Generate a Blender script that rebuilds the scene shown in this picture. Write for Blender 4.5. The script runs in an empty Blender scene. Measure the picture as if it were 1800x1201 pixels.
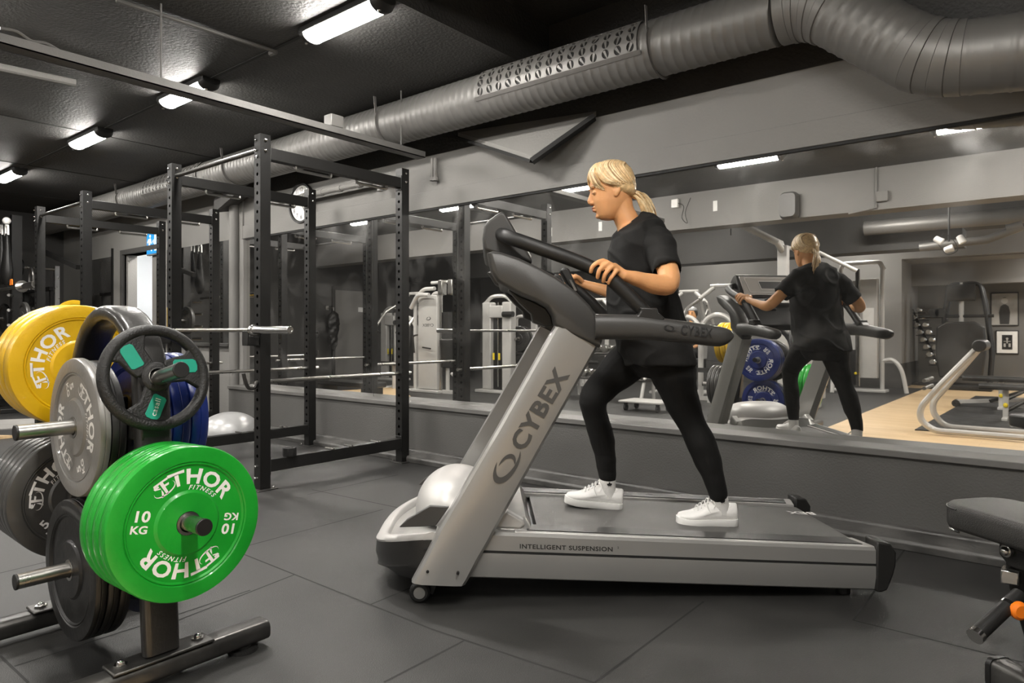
import bpy, bmesh, math, random
from mathutils import Vector, Matrix, Quaternion, noise as mnoise
random.seed(7)
PI = math.pi
sc = bpy.context.scene
COL = sc.collection
# ------------------------------------------------------------------ camera
CAMH = 1.08
HEAD = math.radians(39.13)          # wall normal lies 39 degrees right of the view axis
FW = Vector((-math.sin(HEAD), math.cos(HEAD), 0)); RT = Vector((math.cos(HEAD), math.sin(HEAD), 0))
cd = bpy.data.cameras.new('camera'); cam = bpy.data.objects.new('camera', cd); COL.objects.link(cam)
cd.lens = 24.0; cd.sensor_width = 36.0; cd.clip_start = 0.05; cd.clip_end = 60
cam.location = (0, 0, CAMH); cam.rotation_euler = (PI/2, 0, HEAD)
cd.shift_y = -17.5/1800
sc.camera = cam
sc.view_settings.view_transform = 'Standard'; sc.view_settings.look = 'None'
sc.view_settings.gamma = 1.0; sc.view_settings.use_curve_mapping = False
sc.view_settings.exposure = 2.95
w = bpy.data.worlds.new('world'); sc.world = w; w.use_nodes = True
w.node_tree.nodes['Background'].inputs[0].default_value = (0.9, 0.95, 1, 1)
w.node_tree.nodes['Background'].inputs[1].default_value = 0.3
LAMP = 23.0     # emission of the tube diffusers

# ------------------------------------------------------------------ materials
def mat(name, col, rough=0.5, metal=0.0, nscale=None, namt=0.0, bump=0.0, bscale=80, coat=0.0, spec=0.5, emit=None, es=0.0, rvar=0.0, aniso=None):
    m = bpy.data.materials.new(name); m.use_nodes = True
    nt = m.node_tree; b = nt.nodes['Principled BSDF']
    c = (*col, 1) if len(col) == 3 else col
    b.inputs['Base Color'].default_value = c
    b.inputs['Roughness'].default_value = rough; b.inputs['Metallic'].default_value = metal
    b.inputs['Specular IOR Level'].default_value = spec
    b.inputs['Coat Weight'].default_value = coat
    tc = nt.nodes.new('ShaderNodeTexCoord')
    if nscale:
        n = nt.nodes.new('ShaderNodeTexNoise'); n.inputs['Scale'].default_value = nscale; n.inputs['Detail'].default_value = 6
        nt.links.new(tc.outputs['Object'], n.inputs['Vector'])
        r = nt.nodes.new('ShaderNodeMapRange'); r.inputs[1].default_value = 0.3; r.inputs[2].default_value = 0.7
        r.inputs[3].default_value = 1-namt; r.inputs[4].default_value = 1+namt
        nt.links.new(n.outputs['Fac'], r.inputs[0])
        mx = nt.nodes.new('ShaderNodeVectorMath'); mx.operation = 'SCALE'
        mx.inputs[0].default_value = c[:3]; nt.links.new(r.outputs[0], mx.inputs['Scale'])
        nt.links.new(mx.outputs[0], b.inputs['Base Color'])
        if rvar:
            r2 = nt.nodes.new('ShaderNodeMapRange'); r2.inputs[1].default_value = 0.3; r2.inputs[2].default_value = 0.7
            r2.inputs[3].default_value = max(0.02, rough-rvar); r2.inputs[4].default_value = min(1, rough+rvar)
            nt.links.new(n.outputs['Fac'], r2.inputs[0]); nt.links.new(r2.outputs[0], b.inputs['Roughness'])
    if bump:
        n2 = nt.nodes.new('ShaderNodeTexNoise'); n2.inputs['Scale'].default_value = bscale; n2.inputs['Detail'].default_value = 4
        nt.links.new(tc.outputs['Object'], n2.inputs['Vector'])
        bp = nt.nodes.new('ShaderNodeBump'); bp.inputs['Strength'].default_value = bump; bp.inputs['Distance'].default_value = 0.01
        nt.links.new(n2.outputs['Fac'], bp.inputs['Height']); nt.links.new(bp.outputs[0], b.inputs['Normal'])
    if emit:
        b.inputs['Emission Color'].default_value = (*emit, 1); b.inputs['Emission Strength'].default_value = es
    return m

def g(v, t=1.0):     # slightly warm grey
    return (v, v*(1-0.03*t), v*(1-0.08*t))
M = {}
M['ceil'] = mat('ceiling_paint', g(.030), .62, 0, 2.5, .25, .55, 45)
M['wall'] = mat('wall_paint', g(.185), .7, 0, 1.2, .07, .25, 90)
M['wall_dark'] = mat('dark_wall_paint', g(.045), .7, 0, 1.5, .12, .3, 60)
M['wallup'] = mat('upper_wall_paint', g(.195), .7, 0, 1.5, .05, .2, 60)
M['wallb'] = mat('lower_wall_paint', g(.088), .65, 0, 1.1, .10, .25, 90)
M['duct'] = mat('duct_grey', g(.16), .45, .35, 3, .08, .1, 20)
M['beam'] = mat('beam_paint', g(.10), .6, .1, 4, .15, .1)
M['rack'] = mat('rack_powder_black', g(.009), .42, .2, 6, .15, .15, 220)
M['rackl'] = mat('rack_beam_black', g(.012), .45, .2, 6, .15, .15, 220)
M['chrome'] = mat('chrome', (.62,.61,.59), .2, 1)
M['steel'] = mat('worn_steel', (.40,.39,.37), .3, 1, 12, .08, .05, 60, rvar=.04)
M['dsteel'] = mat('dark_steel', (.09,.087,.083), .38, .8, 8, .25, .1, 60, rvar=.08)
M['black'] = mat('black_plastic', g(.009), .45, 0, 9, .2)
M['rubber'] = mat('black_rubber', g(.010), .55, 0, 8, .3, .3, 160, rvar=.1)
M['white'] = mat('white_print', (.80,.79,.77), .5, 0, 20, .05)
M['dark'] = mat('very_dark', g(.006), .7)
M['lamp'] = mat('lamp_diffuser', (.9,.9,.88), .4, emit=(1,.96,.90), es=LAMP)
def bumper_mat(n, c, r=.38): return mat(n, c, r, 0, 7, .10, .12, 50, coat=.15, rvar=.08)
M['green'] = bumper_mat('green_bumper', (.008,.30,.022)); M['yellow'] = bumper_mat('yellow_bumper', (.66,.40,.004))
M['blue'] = bumper_mat('blue_bumper', (.006,.018,.13)); M['lgrey'] = bumper_mat('light_grey_bumper', g(.22)); M['dgrey'] = bumper_mat('dark_grey_bumper', g(.055))
M['blackb'] = bumper_mat('black_bumper', g(.009), .5)

# ------------------------------------------------------------------ mesh helpers
class MB:
    def __init__(s): s.v = []; s.f = []; s.mi = []; s.cur = 0
    def add(s, vs, fs):
        o = len(s.v); s.v += [Vector(p) for p in vs]
        for f in fs: s.f.append([i+o for i in f]); s.mi.append(s.cur)
        return s
    def box(s, x0, x1, y0, y1, z0, z1, T=None):
        vs = [Vector((x, y, z)) for z in (z0, z1) for y in (y0, y1) for x in (x0, x1)]
        if T: vs = [T @ p for p in vs]
        return s.add(vs, [(0,2,3,1),(4,5,7,6),(0,1,5,4),(2,6,7,3),(0,4,6,2),(1,3,7,5)])
    def prism(s, pts, d, T=None, z0=0.0):
        # polygon (x, y) extruded from z0 to z0+d
        n = len(pts)
        vs = [Vector((p[0], p[1], z0)) for p in pts] + [Vector((p[0], p[1], z0+d)) for p in pts]
        if T: vs = [T @ p for p in vs]
        return s.add(vs, [tuple(range(n))[::-1], tuple(range(n, 2*n))] + [(i, (i+1) % n, n+(i+1) % n, n+i) for i in range(n)])
    def loft(s, rings, cap=True, closed=False):
        n = len(rings[0]); vs = [p for r in rings for p in r]; fs = []
        k = len(rings)
        for j in range(k if closed else k-1):
            j2 = (j+1) % k
            for i in range(n):
                fs.append((j*n+i, j*n+(i+1) % n, j2*n+(i+1) % n, j2*n+i))
        if cap and not closed: fs += [tuple(range(n))[::-1], tuple(range((k-1)*n, k*n))]
        return s.add(vs, fs)
    def grid(s, rows):     # open sheet
        n = len(rows[0]); vs = [p for r in rows for p in r]
        return s.add(vs, [(j*n+i, j*n+i+1, (j+1)*n+i+1, (j+1)*n+i) for j in range(len(rows)-1) for i in range(n-1)])
    def tube(s, pts, r, n=12, sect=None, closed=False, rot=0.0, cap=True, up=None):
        pts = [Vector(p) for p in pts]; k = len(pts)
        rs = r if isinstance(r, (list, tuple)) else [r]*k
        tans = []
        for i in range(k):
            if closed: t = pts[(i+1) % k]-pts[i-1]
            elif i == 0: t = pts[1]-pts[0]
            elif i == k-1: t = pts[-1]-pts[-2]
            else: t = (pts[i+1]-pts[i]).normalized()+(pts[i]-pts[i-1]).normalized()
            tans.append(t.normalized())
        u = Vector(up) if up else (Vector((0,0,1)) if abs(tans[0].z) < .9 else Vector((1,0,0)))
        u = (u-tans[0]*u.dot(tans[0])).normalized(); rings = []
        sec = sect or [(math.cos(2*PI*i/n+rot), math.sin(2*PI*i/n+rot)) for i in range(n)]
        for i in range(k):
            u = (u-tans[i]*u.dot(tans[i])).normalized(); v = tans[i].cross(u)
            # widen at mitres
            rings.append([pts[i]+u*(b*rs[i])+v*(a*rs[i]) for a, b in sec])
        return s.loft(rings, cap and not closed, closed)
    def bar(s, p0, p1, w, h, up=None):  # rectangular section w wide, h high
        return s.tube([p0, p1], 1.0, sect=[(-w/2,-h/2),(w/2,-h/2),(w/2,h/2),(-w/2,h/2)], up=up)
    def lathe(s, prof, n=48, T=None, close=False):
        # prof: list of (r, x) about the X axis
        rings = []
        for r, x in prof:
            rings.append([Vector((x, r*math.cos(2*PI*i/n), r*math.sin(2*PI*i/n))) for i in range(n)])
        if T: rings = [[T @ p for p in q] for q in rings]
        return s.loft(rings, not close, close)
    def ell(s, c, rx, ry, rz, n=16, T=None, m=10):
        rings = []
        for j in range(1, m):
            t = PI*j/m
            rings.append([Vector((rx*math.sin(t)*math.cos(2*PI*i/n), ry*math.sin(t)*math.sin(2*PI*i/n), -rz*math.cos(t))) for i in range(n)])
        T2 = T or Matrix(); c = Vector(c)
        rings = [[c+(T2 @ p) for p in q] for q in rings]
        return s.loft(rings)
    def build(s, name, material, parent=None, T=None, bevel=0.0, smooth=35, seg=2, sub=0, org=None, mods=None):
        me = bpy.data.meshes.new(name)
        vs = s.v
        if T is not None: vs = [T @ p for p in vs]
        if parent is not None and org is None: org = parent.get('_o')
        if org is not None:
            o_ = Vector(org); vs = [p-o_ for p in vs]
        me.from_pydata([tuple(p) for p in vs], [], s.f)
        ml = material if isinstance(material, (list, tuple)) else [material]
        for m_ in ml: me.materials.append(M[m_] if isinstance(m_, str) else m_)
        if len(ml) > 1: me.polygons.foreach_set('material_index', s.mi)
        bm = bmesh.new(); bm.from_mesh(me); bmesh.ops.recalc_face_normals(bm, faces=bm.faces); bm.to_mesh(me); bm.free()
        if smooth:
            me.shade_smooth(); me.set_sharp_from_angle(angle=math.radians(smooth))
        o = bpy.data.objects.new(name, me); COL.objects.link(o)
        if parent is not None: o.parent = parent
        if bevel:
            b = o.modifiers.new('b', 'BEVEL'); b.width = bevel; b.segments = seg; b.limit_method = 'ANGLE'; b.angle_limit = math.radians(40)
            b.harden_normals = False
        if sub:
            q = o.modifiers.new('s', 'SUBSURF'); q.levels = sub; q.render_levels = sub
        return o

def thing(name, label, cat, loc=(0,0,0), rz=0.0, group=None):
    o = bpy.data.objects.new(name, None); COL.objects.link(o); o.empty_display_size = .1
    o.location = loc; o.rotation_euler = (0, 0, rz); o['label'] = label; o['category'] = cat
    if group: o['group'] = group
    if rz == 0.0: o['_o'] = tuple(loc)       # parts of unrotated things are built in world coordinates
    return o
def tag(o, label, cat, group=None, kind=None):
    o['label'] = label; o['category'] = cat
    if group: o['group'] = group
    if kind: o['kind'] = kind
    return o
def struct(o): o['kind'] = 'structure'; return o
def dup(root, loc=None, rz=None, label=None, group=None):
    r = root.copy(); COL.objects.link(r)
    if loc is not None: r.location = loc
    if rz is not None: r.rotation_euler = (0, 0, rz)
    if label: r['label'] = label
    if group: r['group'] = group
    for ch in list(root.children):
        c = ch.copy(); COL.objects.link(c); c.parent = r
        for q in ch.children:
            d = q.copy(); COL.objects.link(d); d.parent = c
    return r
def part(mb, name, material, parent, sub=False, **k):
    """a part; for a sub-part the parent's own offset is the thing's"""
    o = mb.build(name, material, parent, org=(parent.get('_o') if not sub else parent.parent.get('_o')), **k)
    return o
def rx(c): return Matrix.Rotation(c, 4, 'X')
def ry(c): return Matrix.Rotation(c, 4, 'Y')
def rz_(c): return Matrix.Rotation(c, 4, 'Z')
def tr(x, y, z): return Matrix.Translation((x, y, z))
def fillet(pts, r, n=5):
    pts = [Vector(p) for p in pts]; out = [pts[0]]
    for i in range(1, len(pts)-1):
        a, b, c = pts[i-1], pts[i], pts[i+1]
        d1 = (a-b); d2 = (c-b); l = min(r, d1.length*.49, d2.length*.49)
        p, q = b+d1.normalized()*l, b+d2.normalized()*l
        for k in range(n+1):
            t = k/n; out.append(p*(1-t)**2+b*2*t*(1-t)+q*t*t)
    out.append(pts[-1]); return out
def smooth_path(pts, n=6):   # catmull-rom
    P = [Vector(p) for p in pts]; P = [P[0]*2-P[1]]+P+[P[-1]*2-P[-2]]; out = []
    for i in range(1, len(P)-2):
        for k in range(n):
            t = k/n
            out.append(.5*((2*P[i])+(-P[i-1]+P[i+1])*t+(2*P[i-1]-5*P[i]+4*P[i+1]-P[i+2])*t*t+(-P[i-1]+3*P[i]-3*P[i+1]+P[i+2])*t**3))
    out.append(P[-2]); return out
def rrect(w, h, r, n=3):
    out = []
    for cx, cy, a0 in ((w/2-r, h/2-r, 0), (-w/2+r, h/2-r, PI/2), (-w/2+r, -h/2+r, PI), (w/2-r, -h/2+r, 1.5*PI)):
        for k in range(n+1):
            a = a0+PI/2*k/n; out.append((cx+r*math.cos(a), cy+r*math.sin(a)))
    return out
# points of the room read off the photograph's viewing rays
def ray(px, py): return FW+RT*((px-900)/1200)+Vector((0, 0, -(py-583)/1200))
C0 = Vector((0, 0, CAMH))
def atZ(px, py, Z): return C0+ray(px, py)*Z
def onplane(px, py, p, n):
    d = ray(px, py); n = Vector(n); return C0+d*((Vector(p)-C0).dot(n)/d.dot(n))
def onY(px, py, Y): return onplane(px, py, (0, Y, 0), (0, 1, 0))
def onX(px, py, X): return onplane(px, py, (X, 0, 0), (1, 0, 0))
def onF(px, py, z=0.0): return onplane(px, py, (0, 0, z), (0, 0, 1))

_tc = {}
def textmesh(s, size=1.0, off=0.0, sx=1.0, sp=1.0, shear=0.0):
    key = (s, off, sp, shear)
    if key not in _tc:
        cu = bpy.data.curves.new('t', 'FONT'); cu.body = s; cu.size = 1.0; cu.offset = off; cu.align_x = 'CENTER'; cu.align_y = 'CENTER'
        cu.space_character = sp; cu.shear = shear; cu.resolution_u = 3
        o = bpy.data.objects.new('t', cu); COL.objects.link(o)
        dg = bpy.context.evaluated_depsgraph_get(); dg.update(); ev = o.evaluated_get(dg); me = ev.to_mesh()
        vs = [v.co.copy() for v in me.vertices]; fs = [tuple(p.vertices) for p in me.polygons]
        ev.to_mesh_clear(); bpy.data.objects.remove(o); bpy.data.curves.remove(cu)
        _tc[key] = (vs, fs)
    vs, fs = _tc[key]
    return [Vector((v.x*size*sx, v.y*size, 0)) for v in vs], fs
def add_text(mb, s, fn, size=1.0, off=0.0, sx=1.0, sp=1.0, shear=0.0):
    vs, fs = textmesh(s, size, off, sx, sp, shear)
    mb.add([fn(v.x, v.y) for v in vs], fs); return mb
# ------------------------------------------------------------------ room shell
D = 4.20; H = 3.02; XL = -13.2; XR = 2.6; YB = -6.4
fl_m = bpy.data.materials.new('rubber_floor'); fl_m.use_nodes = True
def floor_nodes():
    nt = fl_m.node_tree; N = nt.nodes; L = nt.links; b = N['Principled BSDF']
    tc = N.new('ShaderNodeTexCoord'); sp = N.new('ShaderNodeTexNoise'); sp.inputs['Scale'].default_value = 260; sp.inputs['Detail'].default_value = 3
    lg = N.new('ShaderNodeTexNoise'); lg.inputs['Scale'].default_value = 1.6; lg.inputs['Detail'].default_value = 5
    for n in (sp, lg): L.new(tc.outputs['Object'], n.inputs['Vector'])
    cr = N.new('ShaderNodeValToRGB'); cr.color_ramp.elements[0].position = .36; cr.color_ramp.elements[0].color = (*g(.0135), 1)
    cr.color_ramp.elements[1].position = .66; cr.color_ramp.elements[1].color = (*g(.034), 1)
    L.new(lg.outputs['Fac'], cr.inputs[0])
    c2 = N.new('ShaderNodeValToRGB'); c2.color_ramp.elements[0].position = .66; c2.color_ramp.elements[0].color = (0,0,0,1)
    c2.color_ramp.elements[1].position = .74; c2.color_ramp.elements[1].color = (.03,.029,.027,1)
    L.new(sp.outputs['Fac'], c2.inputs[0])
    ad = N.new('ShaderNodeVectorMath'); ad.operation = 'ADD'; L.new(cr.outputs[0], ad.inputs[0]); L.new(c2.outputs[0], ad.inputs[1])
    L.new(ad.outputs[0], b.inputs['Base Color'])
    rr = N.new('ShaderNodeMapRange'); rr.inputs[3].default_value = .40; rr.inputs[4].default_value = .66; L.new(lg.outputs['Fac'], rr.inputs[0]); L.new(rr.outputs[0], b.inputs['Roughness'])
    bp = N.new('ShaderNodeBump'); bp.inputs['Strength'].default_value = .35; bp.inputs['Distance'].default_value = .004
    L.new(sp.outputs['Fac'], bp.inputs['Height']); L.new(bp.outputs[0], b.inputs['Normal'])
floor_nodes(); M['floor'] = fl_m
def wood_mat():
    m = bpy.data.materials.new('wood_planks'); m.use_nodes = True; nt = m.node_tree; N = nt.nodes; L = nt.links; b = N['Principled BSDF']
    tc = N.new('ShaderNodeTexCoord'); br = N.new('ShaderNodeTexBrick'); br.inputs['Scale'].default_value = 1
    br.inputs['Color1'].default_value = (.62,.44,.245,1); br.inputs['Color2'].default_value = (.70,.51,.30,1); br.inputs['Mortar'].default_value = (.42,.28,.15,1)
    br.inputs['Mortar Size'].default_value = .0015; br.inputs['Brick Width'].default_value = 1.3; br.inputs['Row Height'].default_value = .12
    L.new(tc.outputs['Object'], br.inputs['Vector'])
    mp = N.new('ShaderNodeMapping'); mp.inputs['Scale'].default_value = (2, 26, 1); L.new(tc.outputs['Object'], mp.inputs[0])
    n = N.new('ShaderNodeTexNoise'); n.inputs['Scale'].default_value = 2; n.inputs['Detail'].default_value = 6; L.new(mp.outputs[0], n.inputs['Vector'])
    mr = N.new('ShaderNodeMapRange'); mr.inputs[1].default_value=.3; mr.inputs[2].default_value=.7; mr.inputs[3].default_value = .85; mr.inputs[4].default_value = 1.1; L.new(n.outputs['Fac'], mr.inputs[0])
    vm = N.new('ShaderNodeVectorMath'); vm.operation = 'SCALE'; L.new(br.outputs['Color'], vm.inputs[0]); L.new(mr.outputs[0], vm.inputs['Scale'])
    L.new(vm.outputs[0], b.inputs['Base Color']); b.inputs['Roughness'].default_value = .35
    return m
M['wood'] = wood_mat()
def mirror_mat():
    m = bpy.data.materials.new('mirror_glass'); m.use_nodes = True; nt = m.node_tree; N = nt.nodes; L = nt.links; b = N['Principled BSDF']
    b.inputs['Base Color'].default_value = (.80,.795,.775,1); b.inputs['Metallic'].default_value = 1
    tc = N.new('ShaderNodeTexCoord'); n = N.new('ShaderNodeTexNoise'); n.inputs['Scale'].default_value = 1.3; n.inputs['Detail'].default_value = 7; n.inputs['Distortion'].default_value = 2.5
    L.new(tc.outputs['Object'], n.inputs['Vector'])
    df = N.new('ShaderNodeBsdfDiffuse'); df.inputs['Color'].default_value = (.55,.54,.52,1)
    mr = N.new('ShaderNodeMapRange'); mr.inputs[1].default_value = .5; mr.inputs[2].default_value = .75; mr.inputs[3].default_value = .02; mr.inputs[4].default_value = .16
    L.new(n.outputs['Fac'], mr.inputs[0])
    b.inputs['Roughness'].default_value = .012
    gl = N.new('ShaderNodeBsdfGlossy'); gl.inputs['Color'].default_value = (.8,.79,.77,1); gl.inputs['Roughness'].default_value = .28
    mx0 = N.new('ShaderNodeMixShader'); mx0.inputs[0].default_value = .5; L.new(df.outputs[0], mx0.inputs[1]); L.new(gl.outputs[0], mx0.inputs[2])
    mx = N.new('ShaderNodeMixShader'); L.new(mr.outputs[0], mx.inputs[0]); L.new(b.outputs[0], mx.inputs[1]); L.new(mx0.outputs[0], mx.inputs[2])
    L.new(mx.outputs[0], N['Material Output'].inputs[0]); return m
M['mirror'] = mirror_mat()

WX0, WY1 = -2.1, .93     # the wood floor begins here
f = MB().add([(XL,YB-.2,0),(WX0,YB-.2,0),(WX0,WY1,0),(XL,WY1,0)], [(0,1,2,3)]).add([(XL,WY1,0),(XR,WY1,0),(XR,D+1.2,0),(XL,D+1.2,0)], [(0,1,2,3)])
struct(f.build('floor', 'floor', smooth=0))
f = MB().add([(WX0,YB-.2,0),(XR,YB-.2,0),(XR,WY1,0),(WX0,WY1,0)], [(0,1,2,3)])
struct(f.build('floor_wood', 'wood', smooth=0))
# seams between the floor mats: thin grooves read as dark lines 3 mm wide
M['seam'] = mat('mat_seam', g(.008), .8)
sm = MB()
def seam(p, q, w=.008):
    p = Vector((p[0], p[1], .0008)); q = Vector((q[0], q[1], .0008)); d = (q-p).normalized(); n = Vector((-d.y, d.x, 0))*w/2
    sm.add([p-n, q-n, q+n, p+n], [(0,1,2,3)])
def px_seam(a, b): seam(onF(*a), onF(*b))
for a, b in [((428.6,975),(760,1107)),((435,960),(673,896)),((300,1096),(517,1011)),((652,1063),(760,1018)),((675,1200),(815,1127)),
             ((548,861),(700,893)),((1045,1201),(1237,1058)),((1500,1091),(1595,960)),((1500,1091),(1799,1165)),((0,1008),(95,985)),
             ((440,1038),(300,1085)),((0,1153),(50,1201)),((25,1172),(265,1095)),((540,870),(700,835)),((760,1107),(1045,1201)),((0,905),(40,915))]:
    px_seam(a, b)
for x in (-7,-6,-5,-4,-3): seam((x,-2.0),(x,.9))
for y in (-1.6,-.6,.4): seam((-12,y),(-2.2,y))
tag(struct(sm.build('trim_1', 'seam', smooth=0)), 'thin dark joints between the rubber floor mats', 'floor seams', kind='structure')

# the mirror wall: upper wall, recessed mirror, protruding lower wall with a sill, kerb on the floor
YL = 4.0; SILL = .465; MT = 2.145; MX0, MX1 = -7.42, 2.6
m = MB()
ZD = 2.625
md = MB().box(MX0-.02, XR, D-.004, D+.15, ZD, H+.6)
struct(md.build('wall_top', 'ceil', smooth=0))
m.box(MX0-.02, XR, D, D+.15, MT, ZD)                     # above the mirror
m.box(MX0-.02, XR, D+.01, D+.15, 0, MT)
# left of the mirror the wall carries on with a doorway (-10.75 .. -9.5)
DX0, DX1, DH = -10.72, -9.56, 2.2
m.box(-8.0, MX0-.02, D-.02, D+.15, 0, H+.3); m.box(XL, DX0, D-.02, D+.15, 0, H+.3); m.box(DX0, DX1, D-.02, D+.15, DH, H+.3); m.box(DX1, -8.0, D-.02, D+.15, 0, H+.3)
struct(m.build('wall_back', 'wallup', smooth=0))
m = MB().box(MX0, XR, YL, D+.01, 0, SILL-.035)
struct(m.build('wall_lower', 'wallb', smooth=0))
m = MB().box(MX0, XR, YL-.02, D+.005, SILL-.035, SILL)
M['sill'] = mat('sill_paint', g(.125), .5, 0, 4, .08)
struct(m.build('trim_2', 'sill', bevel=.004))
# concrete kerb along the foot of the wall
m = MB(); ks = [(YL,0),(YL-.17,0),(YL-.175,.035),(YL-.165,.05),(YL-.10,.058),(YL-.03,.062),(YL-.022,.075),(YL,.078)]
m.loft([[Vector((x, a, b)) for a, b in ks] for x in (MX0, XR)])
M['kerb'] = mat('scuffed_kerb', g(.07), .45, 0, 5, .6, .5, 25, rvar=.15)
struct(m.build('baseboard_back', 'kerb', bevel=.004))
m = MB().box(MX0+.04, XR, D-.008, D-.001, SILL, MT)
mir = tag(m.build('wall_mirror', 'mirror', smooth=0), 'long wide wall mirror above the grey sill, reflecting the whole gym', 'mirror')
m = MB().box(MX0, XR, D-.022, D, MT-.004, MT+.012)
struct(m.build('trim_painted_shadow', 'dark', smooth=0))  # dark strip, paints in the shadow of the gap over the mirror
m = MB().box(MX0, XR, D-.03, D, MT+.012, MT+.16)
struct(m.build('trim_4', 'wallup', bevel=.003))
m = MB()
for x in (-5.1,): m.box(x-.0015, x+.0015, D-.0095, D-.008, SILL, MT)
struct(m.build('trim_5', 'dark', smooth=0))
# steel column at the end of the mirror, and frame strip
struct(MB().box(MX0-.02, MX0+.05, D-.05, D, SILL, MT).build('trim_6', 'wallup', bevel=.006))
m = MB().tube([(-7.56, D-.06, 0), (-7.56, D-.06, H)], .055, 20)
struct(m.build('column_pipe', 'wall'))
# the other walls
struct(MB().box(XL-.15, XL, YB, D+.1, 0, H+.3).build('wall_left', 'wall_dark', smooth=0))
struct(MB().box(XR, XR+.15, YB, D+.1, 0, H+.3).build('wall_right', 'wall', smooth=0))
AX, AY, AZ = -2.45, -8.2, 2.46
m = MB().box(XL, AX, YB-.15, YB, 0, H+.3).box(AX, XR, YB-.15, YB, AZ, H+.3).box(AX-.15, AX, AY-.15, YB-.15, 0, H)
struct(m.build('wall_front', 'wall', smooth=0))
M['alc'] = mat('alcove_paint', g(.13), .7, 0, 1.5, .08)
struct(MB().box(AX, XR, AY-.15, AY, 0, H).build('wall_alcove', 'alc', smooth=0))
struct(MB().box(AX, XR, AY, YB-.15, AZ-.02, AZ+.1).box(AX, XR, AY+.6, AY+.75, 2.0, AZ).build('ceiling_alcove', 'wall', smooth=0))
struct(MB().box(XL, AX+.01, YB, YB+.012, 0, .47).box(AX, AX+.012, AY, YB+.012, 0, .47).build('baseboard_front', 'wall_dark', smooth=0))
struct(MB().add([(AX,AY,0),(XR,AY,0),(XR,YB-.2,0),(AX,YB-.2,0)],[(0,1,2,3)]).build('floor_alcove', 'wood', smooth=0))
# ceiling: flat slab with recessed joints, a facet near the duct, and downstand beams
RX0, RY0 = -3.05, 1.75      # the ceiling is higher (and black) beyond this edge
m = MB(); m.box(XL, RX0, YB-2, D+.1, H, H+.1).box(RX0, XR, YB-2, RY0, H, H+.1)
md = MB().box(RX0, XR, RY0, D+.1, H+.38, H+.48).box(RX0-.05, RX0, RY0-.05, D+.1, H+.1, H+.48).box(RX0, XR, RY0-.05, RY0, H+.1, H+.48)
struct(md.build('ceiling_recess', 'ceil', smooth=0))
struct(m.build('ceiling', 'ceil', smooth=0))
m = MB()
for y in (2.6, .84): m.box(XL, RX0 if y > 1 else XR, y-.012, y+.012, H-.006, H+.001)
for x in (-11.4,-9.4,-7.4,-5.4): m.box(x-.008, x+.008, YB, D, H-.004, H+.001)
struct(m.build('trim_7', 'dark', smooth=0))
m = MB().box(XL, XR, -.95, -.6, 2.52, H)
struct(m.build('beam_ceiling', 'wallup', smooth=0))
m = MB().box(XL, -1.2, -4.1, -3.6, 2.35, H).box(-1.2, XR, -4.1, -3.6, 2.62, H)
struct(m.build('beam_ceiling_rear', 'wall_dark', smooth=0))
# folded soffit on the wall above the mirror (light triangle with a dark underside)
A, B_, C_, D_ = onY(805,240,D-.02), onY(935,281,D-.25), onY(1048,204,D-.02), onY(935,262,D-.02)
m = MB(); A2, C2 = A+Vector((0,0,.035)), C_+Vector((0,0,.035))
m.add([A, B_, C_, A2, B_+Vector((0,0,.03)), C2, D_], [(0,1,6),(1,2,6),(0,1,4,3),(1,2,5,4),(3,4,5)])
struct(m.build('soffit_fold', 'wallup', smooth=0))
me_ = MB().bar(A+Vector((0,-.02,-.012)), B_+Vector((0,0,-.012)), .04, .022).bar(B_+Vector((0,0,-.012)), C_+Vector((0,-.02,-.012)), .09, .03)
struct(me_.build('trim_10', 'dark', smooth=0))

# second mirror, left of the steel column, with a dark ledge
tag(MB().box(-9.35, -7.72, D-.026, D-.0205, .94, 2.17).build('wall_mirror', 'mirror', smooth=0), 'shorter wall mirror between the doorway and the round steel column', 'mirror')
struct(MB().box(-9.40, -7.68, D-.07, D-.02, .90, .94).build('trim_9', 'wall_dark', bevel=.004))
W0_, W1_, W2_, W3_ = onY(376,374,4.0), onY(402,372,4.15), onY(446,338,4.15), onY(420,336,3.9)
m = MB(); m.add([W0_, W1_, W2_, W3_]+[p+Vector((0,0,.16)) for p in (W0_, W1_, W2_, W3_)], [(0,1,2,3),(7,6,5,4),(0,4,5,1),(1,5,6,2),(2,6,7,3),(3,7,4,0)])
struct(m.build('soffit_fold_left', 'wall_dark', smooth=0))
# doorway with frame, lit room behind
M['dooropen'] = mat('pale_wall', (.72,.75,.78), .6)
m = MB().box(DX0-.07, DX0, D-.06, D+.15, 0, DH+.07).box(DX1, DX1+.07, D-.06, D+.15, 0, DH+.07).box(DX0, DX1, D-.06, D+.15, DH, DH+.07)
struct(m.build('trim_8', 'wall_dark', bevel=.004))
m = MB().box(DX0+.0, DX0+.06, D, D+.13, 0, DH).box(DX1-.3, DX1, D, D+.05, 0, DH)
m2 = MB().box(DX0-1, DX1+1, D+1.1, D+1.2, 0, H).box(DX0-1.1, DX0-1, D+.15, D+1.2, 0, H).box(DX1+1, DX1+1.1, D+.15, D+1.2, 0, H).box(DX0-1.1, DX1+1.1, D+.15, D+1.2, H-.3, H-.2)
struct(m2.build('wall_hall', 'dooropen', smooth=0))
dr = struct(m.build('door_1', 'wall', bevel=.004))
h = MB().tube([(DX1-.26, D-.05, 1.03), (DX1-.14, D-.05, 1.03)], .01, 8).tube([(DX1-.25, D+.01, 1.03), (DX1-.25, D-.05, 1.03)], .01, 8).build('door_handle', 'chrome', dr)
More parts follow.
